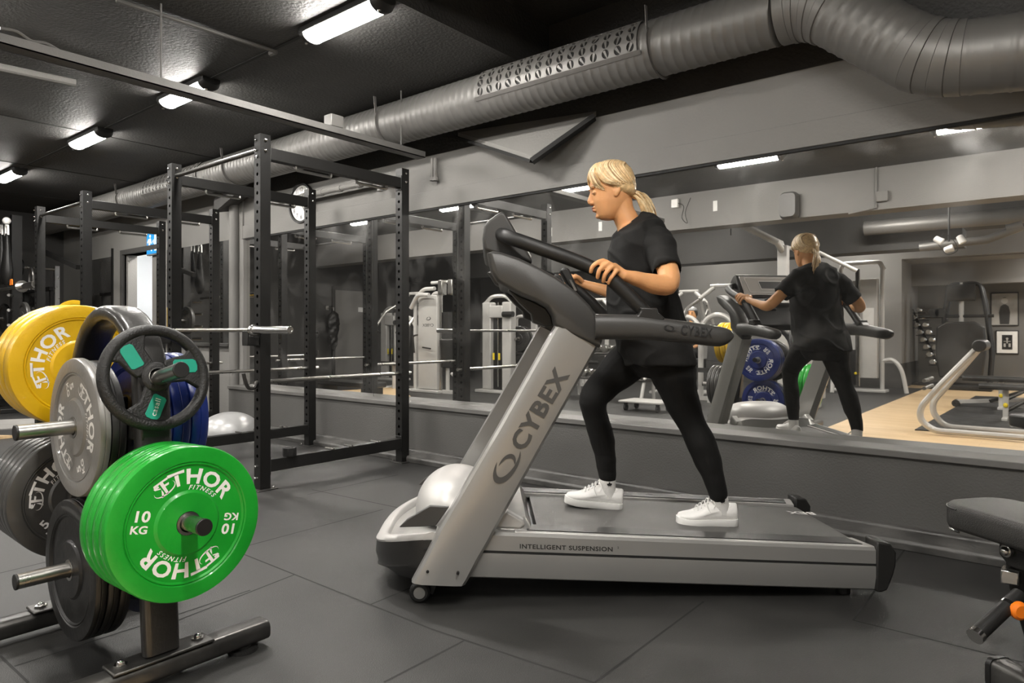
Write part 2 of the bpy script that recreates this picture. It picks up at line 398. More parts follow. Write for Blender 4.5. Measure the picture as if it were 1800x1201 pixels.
# end wall door (seen in the mirror)
m = MB().box(XL, XL+.02, -2.55, -1.3, 0, 2.05); d2 = struct(m.build('door_2', 'wall', bevel=.004))
MB().box(XL, XL+.05, -2.62, -2.55, 0, 2.12).box(XL, XL+.05, -1.3, -1.23, 0, 2.12).box(XL, XL+.05, -2.55, -1.3, 2.05, 2.12).build('door_frame', 'wall_dark', d2, bevel=.003)
MB().tube([(XL+.02, -2.42, 1.05), (XL+.07, -2.42, 1.05), (XL+.07, -2.28, 1.05)], .012, 8).build('door_handle', 'chrome', d2)
MB().box(XL+.02, XL+.025, -2.2, -1.98, 1.55, 1.66).build('door_sign', 'white', d2)

# ------------------------------------------------------------------ ceiling lights
def make_light(name, label, x, y, z=H, ln=.72, group='rounded strip lights on the ceiling', wd=.15):
    t = thing(name, label, 'ceiling light', (x, y, z), 0, group)
    s = [(-wd/2, 0)]+[(wd/2*math.cos(PI+PI*i/8), -.06+.035*math.sin(PI+PI*i/8)*1.0) for i in range(9)]+[(wd/2, 0)]
    sb = [(-wd/2-.006, 0), (-wd/2-.006, -.035), (wd/2+.006, -.035), (wd/2+.006, 0)]
    sd = [(wd/2*.95*math.cos(PI+PI*i/12), -.035+.045*math.sin(PI+PI*i/12)) for i in range(13)]
    m = MB().loft([[Vector((x+dx, y+a, z+b)) for a, b in sb] for dx in (-ln/2, ln/2)]); part(m, 'fixture_body', 'black', t, bevel=.004)
    m = MB().loft([[Vector((x+dx, y+a, z+b)) for a, b in sd] for dx in (-ln/2+.03, ln/2-.03)]); part(m, 'diffuser', 'lamp', t)
    for sg in (-1, 1):
        xs = [x+sg*(ln/2-.03), x+sg*(ln/2+.0), x+sg*(ln/2+.035)]
        se = [(-wd/2-.004, 0)]+[((wd/2+.004)*math.cos(PI+PI*i/10), -.035+.052*math.sin(PI+PI*i/10)) for i in range(11)]+[(wd/2+.004, 0)]
        m = MB().loft([[Vector((xs[0], y+a, z+b)) for a, b in se], [Vector((xs[1], y+a, z+b)) for a, b in se], [Vector((xs[2], y+a*.86, z+b*.55)) for a, b in se]])
        c = part(m, 'end_cap', 'black', t, bevel=.003)
        part(MB().ell((xs[1], y-wd*.18, z-.085), .011, .011, .008, 8, m=6), 'screw', 'chrome', c, sub=True)
    return t
YA, YBW = 2.6, .84
L0 = make_light('ceiling_light', 'white strip light on the dark ceiling nearest the camera, top centre', -3.44, YA)
for x, lb in ((-5.47, 'strip light half hidden behind the long hanging rail'), (-7.5, 'strip light glowing left of the hanging rail'),
              (-10.0, 'strip light cut by the left edge of the photo')):
    dup(L0, (x, YA, H), label=lb)
for x, lb in ((-2.75, 'strip light reflected in the mirror right of the woman\'s head'), (-5.0, 'strip light reflected in the mirror at the woman\'s forehead'),
              (-7.2, 'strip light reflected in the mirror left of the treadmill console'), (-9.4, 'strip light reflected in the mirror inside the near power rack'),
              (-.62, 'short looking strip light reflected in the mirror just below the duct elbow'), (.17, 'strip light reflected at the far right end of the mirror top')):
    dup(L0, (x, YBW, H), label=lb, group='strip lights of the second row')
for x, y, lb in ((-2.0, -2.2, 'added fill light behind the ceiling beam near the bench area'), (-5.0, -2.4, 'added fill light behind the ceiling beam above the cable machines'), (-9.0, -2.4, 'added fill light behind the ceiling beam at the far end'),  # lamps added to fill the back of the gym with light
              (.6,-5.0,'added fill light over the framed pictures'), (1.0, -1.6, 'added fill light above the wood floor'),(-6.0,-5.2,'added fill light over the rear machines'),(-3.2,-5.3,'added fill light beside the tall cable tower'),(-7.2,-2.4,'added fill light above the panelled weight machines'),(.2,-7.0,'added fill light inside the alcove')):  # also added, to brighten the rear machines, wood floor and alcove
    dup(L0, (x, y, H if y > -6.5 else AZ-.02), label=lb, group='fill lights added at the back of the gym')
dup(L0, ((DX0+DX1)/2, D+.7, H-.3), label='strip light of the bright hall behind the doorway', group='lights in the hall')
# ------------------------------------------------------------------ duct
DY, DZ, DR = 3.84, 2.83, .1695
pA = atZ(1640, 108, 3.30); pB = atZ(1850, 86, 3.03)
pE = Vector((-.78, DY, DZ-.02))
duct = thing('ventilation_duct', 'fat grey spiral ventilation duct running under the ceiling and bending down at the right', 'duct', (XL, DY, DZ))
path = fillet([(-12.9, DY, DZ), (-.98, DY, DZ), tuple(pA+Vector((-.0,-.0,.0))), tuple(pB)], .16, 5)
x_end = -1.20
m = MB(); rings = []; N_ = 40
def ring(c, t, r):
    t = t.normalized(); u = Vector((0,0,1)); u = (u-t*u.dot(t)).normalized(); v = t.cross(u)
    return [c+u*r*math.cos(2*PI*i/N_)+v*r*math.sin(2*PI*i/N_) for i in range(N_)]
x = -12.9; k = 0
while x < x_end:      # straight spiral duct with seam ridges
    rr = DR
    for dx, dr in ((0, 0), (.006, .0032), (.012, 0)):
        rings.append(ring(Vector((x+dx, DY, DZ)), Vector((1,0,.0)), DR+dr))
    x += .062
sk = .035             # skew the rings so that the ridges read as a spiral
for q in rings:
    for i, p in enumerate(q): p.x += sk*math.cos(2*PI*i/N_)*.5
m.loft(rings)
part(m, 'duct_pipe', 'duct', duct, smooth=60)
# elbow section: ribbed segments
def seg_pipe(a, b, ra, rb, name, ribs, lap=.004):
    m = MB(); d = (b-a); L_ = d.length; rs = []
    n = max(2, int(L_/.012)); ribp = [L_*(i+.5)/ribs for i in range(ribs)] if ribs else []
    for i in range(n+1):
        s_ = L_*i/n; e = 0
        for q in ribp: e = max(e, .0045*max(0, 1-abs(s_-q)/.012))
        rs.append((a+d*(i/n), d, ra+(rb-ra)*i/n+e))
    m.loft([ring(c, t, r) for c, t, r in rs]); return part(m, name, 'duct', duct, smooth=60)
e0 = Vector((x_end-.02, DY, DZ)); dX = Vector((1,0,0)); d2_ = (pA-Vector((-1.04, DY, DZ))).normalized(); d3_ = (pB-pA).normalized()
c1 = Vector((-1.04, DY, DZ)); ePts = [e0, c1-dX*.05, c1+d2_*.03, ]
seg = MB()
def gore(pts, tans, r0, name):
    m = MB(); rs = []
    for j in range(len(pts)-1):
        a, b = pts[j], pts[j+1]; rr = r0+.004*(j % 2)
        for t in (0, .04, .96, 1):
            e = -.003 if t in (0, 1) else 0
            rs.append(ring(a.lerp(b, t), tans[j].lerp(tans[j+1], t), rr+e))
    m.loft(rs); return part(m, name, 'duct', duct, smooth=40)
gp = []; gt = []
for i in range(6):
    t = i/5; a = c1-dX*.12; b = c1; c = c1+d2_*.12
    gp.append(a*(1-t)**2+b*2*t*(1-t)+c*t*t); gt.append(dX.lerp(d2_, t))
gore([e0]+gp, [dX]+gt, DR+.004, 'elbow')
gp2 = []; gt2 = []
for i in range(6):
    t = i/5; a = pA-d2_*.13; b = pA; c = pA+d3_*.13
    gp2.append(a*(1-t)**2+b*2*t*(1-t)+c*t*t); gt2.append(d2_.lerp(d3_, t))
seg_pipe(gp[-1], gp2[0], DR, DR, 'duct_pipe', 7)
gore(gp2, gt2, DR+.004, 'elbow')
seg_pipe(gp2[-1], pB+d3_*.6, DR, DR, 'duct_pipe', 12)
# perforated outlets: curved plates with real round holes
def perf_plate(x0, x1, a0, a1, nx, na, hr, name):
    mp = lambda s_, a, r: Vector((s_, DY-r*math.cos(a), DZ+r*math.sin(a)))
    m = MB(); r = DR+.012; cx = (x1-x0)/nx; ca = (a1-a0)/na; n = 16
    for i in range(nx):
        for j in range(na):
            xc, ac = x0+cx*(i+.5), a0+ca*(j+.5)
            vs = []
            for k in range(n):
                t = 2*PI*k/n+PI/4; c, s_ = math.cos(t), math.sin(t); q = 1/max(abs(c), abs(s_))
                vs.append(mp(xc+c*q*cx/2, ac+s_*q*ca/2, r))
            hs = [mp(xc+hr*math.cos(2*PI*k/n+PI/4), ac+hr/DR*math.sin(2*PI*k/n+PI/4), r) for k in range(n)]
            hb = [mp(xc+hr*math.cos(2*PI*k/n+PI/4), ac+hr/DR*math.sin(2*PI*k/n+PI/4), r-.012) for k in range(n)]
            m.add(vs+hs+hb, [(k, (k+1) % n, n+(k+1) % n, n+k) for k in range(n)]+[(n+k, n+(k+1) % n, 2*n+(k+1) % n, 2*n+k) for k in range(n)])
    pl = part(m, name, 'duct', duct, smooth=40)
    bk = MB().grid([[mp(x0+(x1-x0)*i, a0+(a1-a0)*j/10, DR+.0045) for i in (0, 1)] for j in range(11)])
    part(bk, 'opening', 'dark', duct)
    bl = MB()
    for i in range(nx):
        for j in range(na):
            xc, ac = x0+cx*(i+.5), a0+ca*(j+.5); tw = random.choice([.5,.9,-.5,1.2,.2,-.9])
            c = mp(xc, ac, DR+.009); nn = Vector((0, -math.cos(ac), math.sin(ac))); uu = Vector((1,0,0)); vv = nn.cross(uu)
            w_ = hr*.5
            d_ = uu*math.cos(tw*.6)+vv*math.sin(tw*.6); e_ = d_.cross(nn)
            bl.add([c-e_*hr*.96-d_*w_, c+e_*hr*.96-d_*w_*.2, c+e_*hr*.96+d_*w_*.3, c-e_*hr*.96+d_*w_*.5], [(0,1,2,3)])
    part(bl, 'baffles', 'duct', duct, smooth=0)
    ed = MB().grid([[mp(x, a0-.16+t*.16, r-.006*(1-t)) for x in (x0-.02, x1+.02)] for t in (0,.5,1)]).grid([[mp(x, a0-.16, r-.006-q) for x in (x0-.02, x1+.02)] for q in (0, .012)])
    part(ed, 'plate_edge', 'duct', duct)
xa = onplane(834, 175, (0, DY-DR, 0), (0,1,0)).x; xb = onplane(1120, 95, (0, DY-DR, 0), (0,1,0)).x
perf_plate(xa+.02, xb, -.30, 1.05, 15, 4, .026, 'perforated_plate')
xc_ = onplane(250, 340, (0, DY-DR, 0), (0,1,0)).x; xd_ = onplane(345, 315, (0, DY-DR, 0), (0,1,0)).x
perf_plate(xc_, xd_, -.30, 1.05, 15, 4, .024, 'perforated_plate')
# hanging straps
for px_, py_ in ((1138, 60), (662, 190), (205, 335), (392, 270)):
    x = onplane(px_, py_, (0, DY-DR, 0), (0,1,0)).x
    m = MB()
    pts = [Vector((x, DY-.19, H)), Vector((x, DY-.178, DZ+.06))]+[Vector((x, DY-(DR+.006)*math.cos(a), DZ-(DR+.006)*math.sin(a))) for a in [i*PI/12-.35 for i in range(14)]]+[Vector((x, DY+.19, H))]
    m.tube(pts, 1, sect=[(-.002,-.014),(.002,-.014),(.002,.014),(-.002,.014)], up=(0,1,0))
    part(m, 'hanging_strap', 'duct', duct)
sc_ = MB()
for px_, py_, Z in ((1438,53,3.2),(1485,48,3.0),(1527,13,2.9),(1580,122,2.86),(1645,40,2.85),(1739,82,2.86),(1792,120,2.9)):
    p = atZ(px_, py_, Z); sc_.ell(p, .005, .005, .005, 6, m=4)
# ------------------------------------------------------------------ hanging rail across the ceiling, with rod and cables
RXX = -4.16
rail = thing('hanging_rail', 'long flat steel rail hung under the ceiling, crossing from upper left to the wall', 'rail', (RXX, 1.0, 2.5))
zr = 2.515
m = MB().box(RXX-.05, RXX+.05, .15, 3.92, zr, zr+.006).box(RXX-.05, RXX-.044, .15, 3.92, zr, zr+.05).box(RXX+.044, RXX+.05, .15, 3.92, zr, zr+.05)
part(m, 'channel', 'beam', rail)
p = onX(283, 148, RXX)
part(MB().tube([(RXX, p.y, zr+.02), (RXX, p.y, H)], .006, 8), 'hanger_rod', 'beam', rail)
part(MB().tube([(RXX, 3.7, zr+.02), (RXX, 3.7, H)], .006, 8), 'hanger_rod', 'beam', rail)
pc = onX(585, 218, RXX)
jb = tag(MB().box(RXX-.04, RXX+.05, pc.y-.05, pc.y+.06, zr+.052, zr+.14).build('junction_box', 'duct', bevel=.006), 'small grey junction box standing on the hanging rail', 'junction box')
pts = [onX(x, y, RXX)+Vector((0,0,.03)) for x, y in ((0,60),(30,66),(55,82),(80,86),(103,98))]
cb = tag(MB().tube(smooth_path([(q.x, q.y, max(q.z, zr+.06)) for q in pts]), .008, 6).build('cable', 'duct'), 'loose cable lying on the hanging rail at upper left', 'cable')
# ceiling conduit
qa, qb = onF(204, 2, H-.02), onF(484, 92, H-.02)
t = MB().tube([(qa.x, qa.y, H-.014), (qb.x, qb.y, H-.014)], .013, 8).tube([(qb.x, qb.y, H-.014), (qb.x-.06, qb.y, H-.014)], .02, 8)
tag(t.build('conduit', 'beam'), 'thin conduit running across the dark ceiling', 'conduit')
qa, qb = onF(-20, 114, 2.93), onF(133, 146, 2.93)
tag(MB().tube([qa, qb], .028, 10).build('ceiling_tube', 'wall'), 'short tube under the ceiling at the upper left edge', 'tube')
# pipes on the upper wall
qa = onY(552, 342, D-.12); qb = onY(668, 322, D-.12)
t = MB().tube(fillet([(qa.x-.6, qa.y, qa.z), (qb.x, qb.y, qa.z+.01), (qb.x, qb.y, qa.z-.1)], .03), .028, 10)
for i in range(5): t.tube([(qa.x+.3*i-.2, qa.y, qa.z+.003), (qa.x+.3*i-.15, qa.y, qa.z+.003)], .034, 10)
wp = tag(t.build('wall_pipe', 'wallup'), 'pale pipe on the wall above the mirror behind the near rack', 'pipe')
t = thing('pipe_stub', 'pair of short capped pipe stubs under the duct on the wall', 'pipe', tuple(onY(763, 300, D-.04)))
for dx in (-.0, .06):
    p = onY(760+dx*90, 278, D-.05); q = onY(760+dx*90, 318, D-.05)
    part(MB().tube([p, q], .016, 8).tube([q, q+Vector((0,0,.03))], .026, 8), 'stub', 'wall', t)
# clock
ck = onY(527, 357, D-.05); ck = Vector((ck.x, D, ck.z)); CR = .205
t = thing('wall_clock', 'round white wall clock with black rim above the mirror', 'clock', tuple(ck))
Tc = tr(*ck) @ rz_(-PI/2)
part(MB().lathe([(.001,.005),(CR,.005),(CR+.008,.03),(CR+.004,.05),(CR-.014,.05),(CR-.02,.03),(.001,.03)], 48, Tc), 'rim', 'black', t)
part(MB().lathe([(.001,.0305),(CR-.021,.0305),(CR-.021,.033),(.001,.033)], 40, Tc), 'dial', 'white', t)
nm = MB(); hd = MB()
for i in range(1, 13):
    a = PI/2-i*PI/6
    add_text(nm, str(i), lambda u, v: Vector((ck.x+math.cos(a)*.145+u, D-.0345, ck.z+math.sin(a)*.145+v)), .062, .01)
for a, l, w_ in ((PI/2-4.1*PI/6, .09, .008), (PI/2-1.6*PI/6*3, .13, .006)):
    d = Vector((math.cos(a), 0, math.sin(a))); hd.bar(Vector((ck.x, D-.037, ck.z))-d*.02, Vector((ck.x, D-.037, ck.z))+d*l, .002, w_, up=(0,1,0))
part(nm, 'numerals', 'black', t, smooth=0); part(hd, 'clock_hands', 'black', t)
# exit sign
es = onY(268, 427, D-.06)
t = thing('exit_sign', 'small blue and white emergency exit sign above the doorway', 'sign', tuple(es))
M['signb'] = mat('sign_blue', (.02,.22,.55), .4, emit=(.01,.22,.62), es=.10); M['signw'] = mat('sign_white', (.9,.93,.95), .4, emit=(.9,.95,1), es=.10)
W_, H_ = .19, .145
part(MB().box(es.x-W_-.02, es.x+W_+.02, D-.05, D-.0, es.z-H_-.02, es.z+H_+.05), 'housing', 'wallup', t, bevel=.006)
part(MB().box(es.x-W_, es.x+W_, D-.056, D-.0505, es.z-H_, es.z+H_), 'panel', 'signb', t)
m = MB(); yy = D-.0575
def fl(pts): m.add([(es.x+a, yy, es.z+b) for a, b in pts], [tuple(range(len(pts)))])
fl([(.05,-.11),(.15,-.11),(.15,.11),(.05,.11)])
m2 = MB().add([(es.x+a, yy-.001, es.z+b) for a, b in [(.09,.08),(.11,.08),(.11,-.03),(.135,-.03),(.10,-.085),(.065,-.03),(.09,-.03)]], [tuple(range(7))])
fl([(-.11,.10),(-.08,.12),(-.05,.10),(-.08,.07)]); fl([(-.13,.06),(-.06,.065),(-.03,.0),(-.05,-.01),(-.07,.02),(-.08,-.02),(-.04,-.05),(-.02,-.11),(-.05,-.11),(-.07,-.06),(-.10,-.03),(-.14,-.10),(-.17,-.09),(-.12,-.01),(-.13,.03),(-.16,.0),(-.17,.02)])
fl([(-.01,.02),(.03,.05),(.03,-.02)])
part(m, 'running_figure', 'signw', t, smooth=0); part(m2, 'arrow', 'signb', t, smooth=0)

# ------------------------------------------------------------------ power racks
RH = 2.425; PS = .0385
def post_mb(x, y, h=RH, hz0=.20, hz1=2.28, pitch=.064, hr=.0125):
    m = MB(); s = PS
    m.box(x-s, x-s+.003, y-s, y+s, .006, h); m.box(x+s-.003, x+s, y-s, y+s, .006, h)
    m.box(x-s+.003, x+s-.003, y-s+.001, y+s-.001, h-.004, h)
    n = int((hz1-hz0)/pitch); k = 12
    for yy in (y-s, y+s):
        m.add([(x-s,yy,.006),(x+s,yy,.006),(x+s,yy,hz0),(x-s,yy,hz0)], [(0,1,2,3)])
        m.add([(x-s,yy,hz0+n*pitch),(x+s,yy,hz0+n*pitch),(x+s,yy,h),(x-s,yy,h)], [(0,1,2,3)])
        dy = .004 if yy < y else -.004
        for i in range(n):
            zc = hz0+pitch*(i+.5); vs = []
            for q in range(k):
                t = 2*PI*q/k+PI/4; c, s_ = math.cos(t), math.sin(t); e = 1/max(abs(c), abs(s_))
                vs.append((x+c*e*s, yy, zc+s_*e*pitch/2))
            vs += [(x+hr*math.cos(2*PI*q/k+PI/4), yy, zc+hr*math.sin(2*PI*q/k+PI/4)) for q in range(k)]
            vs += [(x+hr*math.cos(2*PI*q/k+PI/4), yy+dy, zc+hr*math.sin(2*PI*q/k+PI/4)) for q in range(k)]
            m.add(vs, [(q, (q+1) % k, k+(q+1) % k, k+q) for q in range(k)]+[(k+q, k+(q+1) % k, 2*k+(q+1) % k, 2*k+q) for q in range(k)])
    return m
def bolt(m, p, n, r=.011):
    n = Vector(n); m.tube([Vector(p), Vector(p)+n*.008], r, 6).ell(Vector(p)+n*.009, r*.75, r*.75, r*.75, 8, m=6); return m
def make_rack(x1, label, group):
    """origin at the near right post; the rack reaches 1.3 m towards -x and 1.27 m towards +y"""
    t = thing('power_rack', label, 'power rack', (x1, 2.549, 0), 0, group)
    X0, X1, Y0, Y1 = x1-1.30, x1, 2.549, 3.818
    for x in (X0, X1):
        for y in (Y0, Y1):
            p = part(post_mb(x, y), 'post', 'rack', t, smooth=30)
            part(MB().box(x-.075, x+.075, y-.075, y+.075, 0, .007), 'base_plate', 'dsteel', p, sub=True, bevel=.002)
            bm_ = MB()
            s = 1 if x == X1 else -1; sy = -1 if y == Y0 else 1
            for z in (2.385, 2.315, .16, .08):
                bolt(bm_, (x+PS, y-.0, z), (1,0,0)) if z > 1 else None
                bolt(bm_, (x-.012, y+sy*PS, z), (0,sy,0), .009)
            bolt(bm_, (x+PS*.0, y-PS, 2.27), (0,-1,0)); bolt(bm_, (x+.055, y+.05, .007), (0,0,1)); bolt(bm_, (x-.055, y-.05, .007), (0,0,1))
            part(bm_, 'bolts', 'chrome', p, sub=True)
    for x in (X0, X1):     # side beams
        for z0, z1 in ((2.262, 2.345), (.115, .20)):
            b = part(MB().box(x-.032, x+.032, Y0+PS+.005, Y1-PS-.005, z0, z1).box(x-.036, x+.036, Y0+PS, Y0+PS+.006, z0-.02, z1+.02).box(x-.036, x+.036, Y1-PS-.006, Y1-PS, z0-.02, z1+.02), 'side_beam', 'rackl', t, bevel=.003)
            if z0 > 1:
                for q in (.26, .80):   # pull-up grips under the beam
                    part(MB().tube(fillet([(x, Y0+q, z0), (x, Y0+q, z0-.028), (x, Y0+q+.30, z0-.028), (x, Y0+q+.30, z0)], .015), .011, 8), 'grip', 'steel', b, sub=True)
            else:
                for q in (.55, .72, .98):
                    part(MB().tube([(x-.05, Y0+q, z1+.006), (x+.05, Y0+q, z1+.006)], .007, 8), 'band_peg', 'steel', b, sub=True)
    part(MB().tube([(X0+PS, Y0, 2.33), (X1-PS, Y0, 2.33)], .016, 12), 'pull_up_bar', 'dsteel', t)
    for x in (X0, X1):
        b = part(MB().tube([(x, Y0-.045, .735), (x, Y1+.09, .735)], .015, 12), 'safety_bar', 'steel', t)
        part(MB().tube(smooth_path([(x-.005, Y0-.04, .735), (x-.004, Y0-.06, .70), (x-.002, Y0-.10, .70), (x, Y0-.125, .745), (x, Y0-.14, .80)]), .013, 8), 'hook', 'dsteel', b, sub=True)
    for x in (X0, X1):
        j = MB().box(x-.036, x+.036, Y0-PS-.012, Y0-PS, .98, 1.10).box(x-.036, x+.036, Y0-PS-.08, Y0-PS, .985, 1.045).box(x-.036, x+.036, Y0-PS-.092, Y0-PS-.078, .985, 1.085)
        part(j, 'j_hook', 'black', t, bevel=.004)
    return t
rack1 = make_rack(-4.278, 'tall black power rack nearest the treadmill, barbell resting on it', 'black power racks along the mirror')
rack2 = dup(rack1, (-7.30, 2.50, 0), label='black power rack further back, left of the near rack')
for o in rack2.children: pass
# black block on the lower beam
p = onX(512, 815, -4.278+.03)
tag(MB().tube([(-4.27, p.y, .2005), (-4.27, p.y, .262)], .05, 8).tube([(-4.27, p.y, .255), (-4.27, p.y, .268)], .03, 8).build('rubber_block', 'rubber', bevel=.004), 'small black block sitting on the lower side beam of the near rack', 'block')
# barbell on the near rack
def make_barbell(label, x, y, z):
    t = thing('barbell', label, 'barbell', (x, y, z))
    part(MB().tube([(x-.66, y, z), (x+.66, y, z)], .0142, 14), 'shaft', 'steel', t)
    for s in (-1, 1):
        a = x+s*.655
        m = MB().lathe([(.012,0),(.036,0),(.038,.004),(.038,.024),(.034,.03),(.026,.033),(.0255,.44),(.023,.447),(.016,.447),(.016,.442),(.001,.442)], 24, tr(a, y, z) @ (Matrix() if s > 0 else rz_(PI)))
        part(m, 'sleeve', 'chrome', t)
    return t
make_barbell('chrome barbell racked at chest height on the near power rack', -4.90, 2.455, 1.062+.027)
# ------------------------------------------------------------------ plate tree
TX, TY = -2.5, .95
tree = thing('plate_tree', 'black weight plate tree with arched top and two floor bars, lower left', 'weight tree', (TX, TY, 0))
M['frame'] = mat('frame_black', g(.03), .35, .3, 6, .15, .1, 120, coat=.3)
def archpath():
    p = [(-2.17, TY, .095), (-2.205, TY, .5), (-2.235, TY, .86)]
    cxx, r = -2.50, .262; zc = 1.142-r
    for i in range(15):
        a = PI*i/14; p.append((cxx+r*math.cos(a), TY, zc+r*math.sin(a)))
    p += [(-2.765, TY, .86), (-2.81, TY, .5), (-2.86, TY, .095)]
    return p
part(MB().tube(archpath(), 1, sect=rrect(.105, .052, .018), up=(1,0,0)), 'frame', 'frame', tree, bevel=0)
bars = []
for X in (-2.17, -2.86):
    b = part(MB().tube([(X, .22, .052), (X, 1.30, .052)], 1, sect=rrect(.085, .062, .02), up=(0,0,1)), 'floor_bar', 'dsteel', tree, bevel=.004)
    part(MB().box(X-.045, X+.045, TY-.15, TY+.15, .083, .092), 'foot_plate', 'dsteel', b, sub=True, bevel=.004)
    for y in (TY-.115, TY+.115):
        part(MB().tube([(X, y, .09), (X, y, .098)], .02, 6).ell((X, y, .1), .012, .012, .01, 8), 'bolt', 'chrome', b, sub=True)
    for y in (.32, 1.22):
        part(MB().tube([(X, y, 0), (X, y, .012)], .05, 20).tube([(X, y, .012), (X, y, .024)], .03, 12), 'rubber_foot', 'rubber', b, sub=True)
part(MB().bar((-2.17, TY, .32), (-2.86, TY, .32), .09, .06).bar((-2.2, TY, .77), (-2.8, TY, .77), .09, .06).box(-2.545, -2.455, TY-.02, TY+.02, .25, .86), 'cross_frame', 'frame', tree, bevel=.006)
def arm(p0, d, L_):
    p0 = Vector(p0); d = Vector(d).normalized()
    a = part(MB().tube([p0, p0+d*L_], .0235, 20), 'arm', 'steel', tree)
    part(MB().tube([p0+d*(L_-.002), p0+d*(L_+.006)], .0245, 20), 'end_cap', 'black', a, sub=True, bevel=.002)
    return p0, d
A_green = arm((-2.20, TY, .516), (1, 0, .03), .30)
A_cas = arm((-2.235, TY, .925), (1, 0, .21), .20)
A_yel = arm((-2.77, TY, .952), (-1, 0, .03), .38)
A_dg = arm((-2.81, TY, .47), (-1, 0, .03), .42)
A_lg = arm((TX, TY-.01, .772), (0, -1, -.01), .275)
A_bl = arm((TX, TY-.01, .312), (0, -1, 0), .275)
A_b1 = arm((TX-.03, TY+.01, .775), (0, 1, .03), .30)
A_b2 = arm((TX, TY+.01, .345), (0, 1, .03), .30)

def fpol(R, rot, x0):   # text on a face bent round the hub: (u along arc, v outward)
    return lambda u, v: Vector((x0, (R+v)*math.cos(rot+PI/2-u/R), (R+v)*math.sin(rot+PI/2-u/R)))
def emblem(mb, R, rot, x0, u0, s):
    f0 = fpol(R, rot, x0); f = lambda u, v: f0(u0+u*s, v*s)
    for q in ([(-.42,.5),(.5,.5),(.42,.34),(.12,.34),(.12,-.5),(-.08,-.5),(-.08,.34),(-.48,.34)], [(.12,.14),(.42,.14),(.38,.0),(.12,.0)],
              [(-.5,.2),(-.2,.2),(-.2,.32),(-.52,.34)], [(-.5,-.5),(-.18,-.02),(-.18,-.3),(-.36,-.52)], [(-.18,.02),(-.5,.2),(-.34,.2),(-.18,.1)]):
        mb.add([f(a, b) for a, b in q], [tuple(range(len(q)))])
    n = 18; o, i_ = [], []
    for k in range(n+1):
        a = math.radians(150+250*k/n); t = math.sin(PI*k/n)
        o.append(f(.78*math.cos(a)*1.0, .42*math.sin(a)-.12)); i_.append(f((.78-.10*t)*math.cos(a), (.42-.10*t)*math.sin(a)-.12))
    mb.add(o+i_, [(k, k+1, n+2+k, n+1+k) for k in range(n)])
def thor_text(x0, rot=0.0, kg='10', R=.134, top=True):
    mb = MB()
    for s in (0, PI):
        if s and not top: continue
        add_text(mb, 'THOR', (lambda F: lambda u, v: F(u+.022, v))(fpol(R, rot+s, x0)), .060, .032, 1.12, 1.12)
        add_text(mb, 'FITNESS', (lambda F: lambda u, v: F(u+.026, v))(fpol(R-.031, rot+s, x0)), .0185, .018, 1.05, 1.35, .3)
        emblem(mb, R, rot+s, x0, -.098, .044)
        for w_, dz, sz in ((kg, .017, .042), ('KG', -.019, .030)):
            c, sn = math.cos(rot+s), math.sin(rot+s)
            def fn(u, v, dz=dz, c=c, sn=sn):
                a, b = -R+u, v+dz
                return Vector((x0, a*c-b*sn, a*sn+b*c))
            add_text(mb, w_, fn, sz, .028, 1.15, 1.02)
    return mb
def bumper_prof(R, t, hole=.026, grooves=True):
    h = t/2
    return [(hole, h-.004), (.034, h-.004), (.035, h), (.088, h), (.092, h-.003), (.096, h-.007), (R*.745, h-.007), (R*.765, h-.0015), (R*.775, h-.0015), (R*.782, h-.004), (R*.80, h), (R-.010, h), (R-.003, h-.002), (R, h-.008),
            (R, .002), (R-.0025, 0), (R, -.002),
            (R, -h+.008), (R-.003, -h+.002), (R-.010, -h), (R*.80, -h), (R*.782, -h+.004), (R*.775, -h+.0015), (R*.745, -h+.007), (.096, -h+.007), (.088, -h), (.035, -h), (hole, -h+.004)]
plates = {}
def plate(label, color, pos, ang, t=.045, R=.225, kg='10', lettering=None, rot=0.0, face=1, txt='white', tilt=0.0, group=None, name='bumper_plate', cat='weight plate', mark=True):
    """axis along local +x; ang turns it about z"""
    o = thing(name, label, cat, tuple(pos), ang if ang else 1e-7, group)
    o.rotation_euler = (0, -tilt, ang)
    key = (color, t, R)
    if key not in plates:
        mb = MB().lathe(bumper_prof(R, t), 72, close=True); ob = mb.build('rubber_disc', color, o, smooth=28); plates[key] = ob.data
        rg = MB().lathe([(.0255, t/2-.003), (.034, t/2-.003), (.034, t/2+.0008), (.0255, t/2+.0008)], 28, close=True).lathe([(.0255, -t/2-.0008), (.034, -t/2-.0008), (.034, -t/2+.003), (.0255, -t/2+.003)], 28, close=True)
        r_ = rg.build('steel_ring', 'steel', o); plates[key+('r',)] = r_.data
    else:
        for nm_, k2 in (('rubber_disc', key), ('steel_ring', key+('r',))):
            c = bpy.data.objects.new(nm_, plates[k2]); COL.objects.link(c); c.parent = o
    if lettering:
        mb = thor_text(t/2-.0066, rot, kg)
        if face < 0: mb.v = [Vector((-p.x, -p.y, p.z)) for p in mb.v]
        mb.build('lettering', txt, o, smooth=0)
    return o
def along(A, s, drop=.0): return A[0]+A[1]*s+Vector((0, 0, -drop))
hd_ = .002
N4 = ['innermost green plate, against the tree post', 'second green plate out from the tree post', 'third green plate, just behind the lettered front one', 'front green ten kilo bumper plate with white lettering, lower right of the tree']
for i in range(4):
    plate(N4[i], 'green', along(A_green, .045+.0465*(i+.5)-.02, hd_), 0, .045, lettering=(i == 3), rot=-.2, group='green bumper plates on the tree')
N_y = ['yellow bumper plate with white lettering, nearest the tree arch', 'second yellow plate behind the lettered one', 'outermost yellow plate on the upper far arm']
for i in range(3):
    plate(N_y[i], 'yellow', along(A_yel, .085+.064*i, hd_), 0, .061, lettering=(i == 0), kg='15', rot=1.2, group='yellow bumper plates on the tree')
